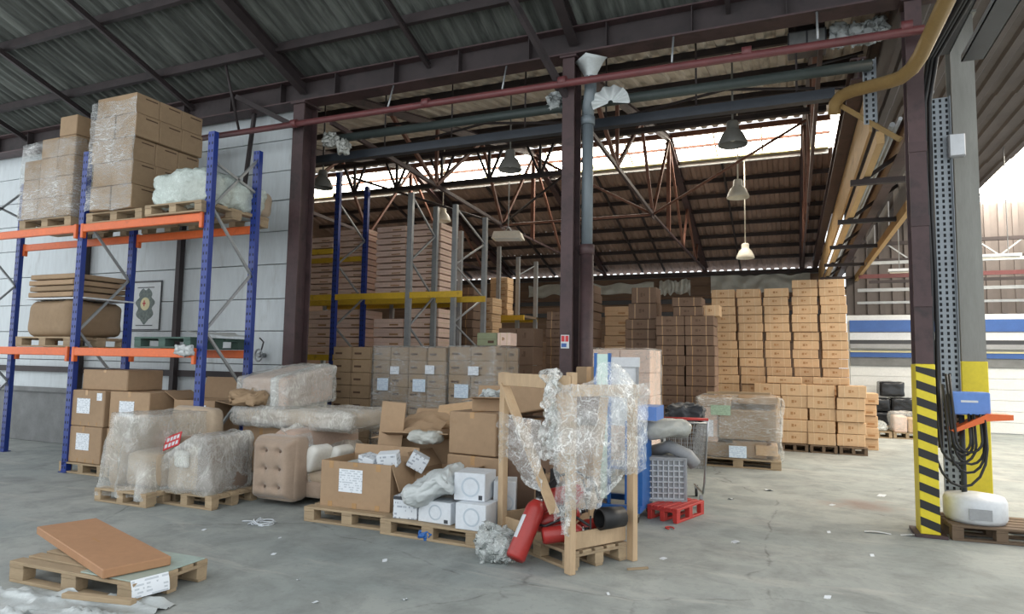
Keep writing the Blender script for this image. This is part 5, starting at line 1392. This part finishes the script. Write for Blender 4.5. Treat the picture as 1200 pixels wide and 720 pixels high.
obj('panel_edge', MB().bx(0.17, 0.2, -0.215, -0.2, 1.0, 1.56), 'grey_plastic', gp)
for k in range(9):
    obj('mark', MB().bx(-0.06 + (k % 3) * 0.08, -0.045 + (k % 3) * 0.08, -0.202, -0.2, 1.1 + (k // 3) * 0.14, 1.12 + (k // 3) * 0.14), 'grey_print', gp)
obj('tray', MB().bx(0.19, 0.39, -0.25, 0.15, 1.02, 1.16), 'blue_light', bc)
obj('shelf', MB().bx(-0.24, 0.2, -0.18, 0.26, 0.5, 0.53), 'blue_cart', bc)
near_carton('drab flat-topped box left of the lime strip', (-2.1, 7.3, 0.0), (0.3, 0.3, 1.55), 0, 'card_grey')

# ------------------------------------------------------------------ shopping trolley, contents, red pallet
def trolley(label, loc, rz):
    t = empty('shopping_trolley', loc, rz, label, 'trolley')
    # basket: local x = width, y = length (front at +y)
    def wire_sheet(a, b, c, d, nu, nv):
        mb = MB(); a, b, c, d = map(V, (a, b, c, d))
        for i in range(nu + 1):
            mb.tube([a.lerp(b, i / nu), d.lerp(c, i / nu)], 0.0035, 4, 0, False)
        for j in range(nv + 1):
            mb.tube([a.lerp(d, j / nv), b.lerp(c, j / nv)], 0.0035, 4, 0, False)
        return mb
    B = [(-0.2, -0.38, 0.45), (0.2, -0.38, 0.45), (0.15, 0.4, 0.5), (-0.15, 0.4, 0.5)]
    T = [(-0.25, -0.42, 0.95), (0.25, -0.42, 0.95), (0.2, 0.46, 0.9), (-0.2, 0.46, 0.9)]
    for i in range(4):
        k = (i + 1) % 4
        obj('basket_side', wire_sheet(B[i], B[k], T[k], T[i], 14, 9), 'chrome', t)
    obj('basket_floor', wire_sheet(B[0], B[1], B[2], B[3], 10, 16), 'chrome', t)
    obj('basket_rim', MB().tube([*T, T[0]], 0.011, 8), 'chrome', t)
    obj('handle', MB().tube([(-0.25, -0.5, 1.0), (0.25, -0.5, 1.0)], 0.016, 10), 'red_pal', t)
    for s in (-1, 1):
        obj('frame_tube', MB().tube([(s * 0.25, -0.5, 1.0), (s * 0.24, -0.4, 0.75), (s * 0.22, -0.34, 0.3), (s * 0.21, -0.25, 0.16), (s * 0.17, 0.42, 0.14)], 0.012, 8), 'chrome', t)
        for y in (-0.25, 0.4):
            f = obj('caster_fork', MB().bx(s * 0.19 - 0.018, s * 0.19 + 0.018, y - 0.02, y + 0.02, 0.08, 0.14), 'galv', t)
            obj('wheel', MB().tube([(s * 0.19 - 0.014, y, 0.05), (s * 0.19 + 0.014, y, 0.05)], 0.05, 14), 'black', f)
    return t
trolley('wire shopping trolley stuffed with grey items beside blue cart', (-1.2, 7.95, 0), math.radians(12))
tag(obj('grey_bolster', MB().soft((0, 0, 0), (0.34, 0.6, 0.2), 0.1, 18, 0.03, 4, 101), 'plastic_grey', None, (-1.3, 7.3, 0.90), (0.0, 0, -0.9)), 'pale grey padded bolster sticking out over the trolley', 'cushion')
tag(obj('dark_bag', crumple(MB(), (0, 0, 0), (0.42, 0.36, 0.2), 10, 0.2, 102), 'dark_plastic', None, (-1.16, 7.95, 1.02)), 'dark crumpled bag on top of the shopping trolley', 'bag')
tag(obj('grey_roll', MB().tube([(-1.45, 7.45, 0.62), (-1.25, 7.38, 0.7), (-1.05, 7.36, 0.62), (-0.98, 7.4, 0.52)], 0.07, 12), 'grey_plastic'), 'bent grey foam roll below the bolster', 'roll')
gr = empty('mesh_crate', (-1.27, 7.25, 0.14), math.radians(20), 'pale plastic mesh crate standing on end by red pallet', 'crate')
obj('crate_back', MB().bx(-0.2, 0.2, 0.0, 0.02, 0.02, 0.44), 'grey_plastic', gr)
for i in range(8):
    obj('rib', MB().bx(-0.2 + i * 0.056, -0.19 + i * 0.056, -0.03, 0.0, 0.02, 0.44), 'panel_grey', gr)
for i in range(8):
    obj('rib', MB().bx(-0.2, 0.2, -0.03, 0.0, 0.02 + i * 0.058, 0.03 + i * 0.058), 'panel_grey', gr)
obj('rim', MB().bx(-0.22, -0.2, -0.05, 0.12, 0, 0.46).bx(0.2, 0.22, -0.05, 0.12, 0, 0.46).bx(-0.2, 0.2, -0.05, 0.12, 0.44, 0.46).bx(-0.2, 0.2, -0.05, 0.12, 0, 0.02), 'grey_plastic', gr)
tag(obj('grey_bag', crumple(MB(), (0, 0, 0), (0.36, 0.3, 0.4), 10, 0.12, 104), 'plastic_grey', None, (-1.33, 7.52, 0.4)), 'grey plastic bundle behind the mesh crate', 'bag')
pallet('small red painted pallet in front of the trolley', (-1.15, 7.2, 0), math.radians(72), 0.62, 0.34, 'red_pal')

# ------------------------------------------------------------------ machine at the right edge
pallet('worn pallet under the cable machine at right edge', (1.72, 7.75, 0.0), 0.1, 0.8, 0.6, 'wood_dark')
mc = empty('cable_machine', (1.6, 7.72, 0.147), 0, 'cable-hung blue control box on post with pale round base', 'machine')
obj('base_drum', MB().lathe([(0, 0), (0.24, 0), (0.26, 0.04), (0.26, 0.2), (0.24, 0.24), (0.05, 0.27), (0, 0.27)], n=28), 'panel_grey', mc)
obj('base_plate', MB().bx(-0.1, 0.08, -0.268, -0.258, 0.05, 0.15), 'grey_plastic', mc)
obj('post', MB().tube([(-0.08, 0, 0.25), (-0.08, 0, 1.0)], 0.025, 12), 'dark_blue_steel', mc)
cbx = obj('control_box', MB().cbox((-0.02, 0, 1.12), (0.32, 0.2, 0.22), 0.01), 'blue_light', mc)
obj('name_strip', MB().bx(-0.1, 0.04, -0.1025, -0.1, 1.13, 1.15), 'panel_grey', cbx)
obj('red_hood', MB().prism([(-0.2, 0.86), (0.1, 1.03), (0.3, 1.03), (0.3, 0.98), (0.1, 0.96), (-0.17, 0.84)], -0.16, 0.1), 'orange', mc)
for k in range(7):
    r = 0.12 + 0.02 * k
    r *= 0.75 + 0.25 * math.sin(k * 2.3)
    pts = [(-0.1 + 0.05 * math.sin(k * 1.7) + r * math.cos(t) * 0.9, -0.12 - 0.012 * k, 0.74 + 0.04 * math.sin(k * 4.1) + r * (1.3 + 0.4 * math.sin(k * 3.3)) * math.sin(t)) for t in [math.pi + q * math.pi / 8 + 0.1 * math.sin(k) for q in range(9)]]
    pts = [(pts[0][0] - 0.02, pts[0][1] + 0.1, 1.2 + 0.1 * (k % 3))] + pts + [(pts[-1][0], pts[-1][1] + 0.05, 1.02)]
    obj('cable', MB().tube(pts, 0.012, 6), 'black', mc)

# ------------------------------------------------------------------ foreground left
RZ_ = math.radians(-17.2)
pallet('wooden pallet nearest the camera at lower left', (-4.48, 3.31, 0), 0.03, 1.2, 0.6)
tag(obj('green_sheet', MB().box((0, 0, 0.004), (0.5, 0.56, 0.008)), 'glass_green', None, (-4.14, 3.32, 0.146), (0, 0, 0.03)), 'pale green sheet lying on the foreground pallet', 'sheet')
fc = tag(obj('flat_carton', MB().cbox((0, 0, 0.032), (1.55, 0.42, 0.06), 0.006), 'panel_carton', None, (-4.76, 3.42, 0.156), (0, 0, RZ_ - 0.02)), 'long flat orange-brown carton lying on foreground pallet', 'carton')
obj('scuff_mark', MB().bx(-0.1, 0.05, -0.02, -0.005, 0.0622, 0.0626), 'ink_soft', fc)
tag(obj('paper_note', MB().grid(lambda u, v: (-0.1 + 0.24 * u, -0.03 * (1 - (1 - v) ** 2), 0.02 - 0.11 * v), 8, 6), 'paper', None, (-3.87, 3.12, 0.145), (0, 0, 1.35)), 'white paper note hanging over the foreground pallet edge', 'paper')
tag(obj('plastic_sheet', MB().grid(lambda u, v: (-4.9 + 1.25 * u + 0.08 * noise.noise((u * 4, v * 4, 31)), 2.5 + 0.4 * v + 0.28 * u + 0.05 * noise.noise((u * 5, v * 3, 37)), 0.006 + 0.04 * (1 - abs(noise.noise((u * 4 + 1.5 * v, v * 3, 33))) * 2.2) ** 4 + 0.02 * abs(noise.noise((u * 17, v * 13, 3)))), 44, 26), 'plastic_white'), 'crumpled white plastic sheet on floor before nearest pallet', 'plastic')
tag(obj('wood_batten', MB().cbox((0, 0, 0), (0.5, 0.05, 0.03), 0.003), 'wood', None, (-3.95, 2.86, 0.1), (0, 0, 0.2)), 'short wooden batten lying on the white plastic sheet', 'batten')

# ------------------------------------------------------------------ litter
scr = MB().grid(lambda u, v: (0.05 * (u - 0.5), 0.035 * (v - 0.5), 0.004 + 0.006 * math.sin(u * 4 + v * 2)), 4, 3).mesh('litter_scrap', 'white_card')
for (x, y, s) in ((-3.0, 4.55, 1), (-1.0, 5.6, 1.2), (-0.5, 6.4, 1.6), (0.3, 7.2, 1), (0.2, 5.2, 1.1), (-0.7, 8.4, 1.5), (-0.3, 9.2, 2), (0.4, 8.6, 1.3), (-3.9, 4.3, 0.8), (-2.9, 3.6, 0.8), (-2.4, 3.9, 0.9),
                  (-3.3, 3.9, 0.6), (0.6, 6.5, 1), (-1.2, 4.6, 0.7), (1.0, 9.5, 2), (-5.0, 4.6, 0.9), (-4.2, 4.7, 0.7)):
    o = obj('litter_scrap', scr, None, None, (x, y, 0.001), (0, 0, x * 7 + y * 3)); o.scale = (s, s, s)
    tag(o, 'tiny pale scrap of litter on the concrete floor', 'litter', 'litter scraps on the floor')
tag(obj('plastic_strip', MB().grid(lambda u, v: (0.62 + 0.52 * u, 7.36 + 0.05 * v + 0.06 * u, 0.006 + 0.008 * math.sin(u * 9)), 16, 2), 'white_card'), 'white plastic strip on floor by hazard column foot', 'plastic')
pts = [(-4.75 + 0.17 * math.sin(k * 0.41) * math.cos(k * 0.13), 5.02 + 0.09 * math.sin(k * 0.67 + 1), 0.016 + 0.012 * math.sin(k * 0.9)) for k in range(64)]
tag(obj('strap_tangle', MB().tube(pts, 0.005, 5), 'white_card'), 'tangle of white strapping on floor before tufted sofa', 'strap')
tag(obj('wood_stick', MB().beam((-1.2, 5.18, 0.008), (-1.06, 5.28, 0.01), 0.02, 0.014), 'wood'), 'thin stick lying on floor right of crate', 'stick')
tag(obj('red_tape_scrap', MB().tube([(-1.12 + 0.04 * math.cos(t), 6.62 + 0.04 * math.sin(t), 0.012) for t in [k * 0.6 for k in range(9)]], 0.008, 5), 'red_pal'), 'small red tape ring on floor by red pallet', 'tape')
# plastic sheeting along the top of the far wall
for i, (x0, x1, z0, z1, lb) in enumerate(((-9.5, -4.6, 4.15, 4.55, 'sagging grey plastic sheeting along far wall top at centre'), (-4.4, -3.3, 4.1, 4.6, 'bunched pale plastic on far wall by truss foot'), (-2.6, 0.6, 4.1, 4.7, 'grey plastic sheeting on far wall above sunlit stack'))):
    tag(obj('plastic_sheeting', MB().grid(lambda u, v, x0=x0, x1=x1, z0=z0, z1=z1: (x0 + (x1 - x0) * u, 23.93 + 0.06 * noise.noise((u * 14, v * 3, x0)), z0 + (z1 - z0) * v + 0.12 * noise.noise((u * 9, v, 3 + x0))), 50, 8), 'plastic_grey'), lb, 'plastic')
for i, (z, lb) in enumerate(((3.3, 'lower grey rail along the far board wall'), (3.75, 'upper grey rail along the far board wall'))):
    tag(obj('wall_rail', MB().bx(-12, 1.0, 23.9, 23.97, z, z + 0.16), 'dark_plastic'), lb, 'rail')
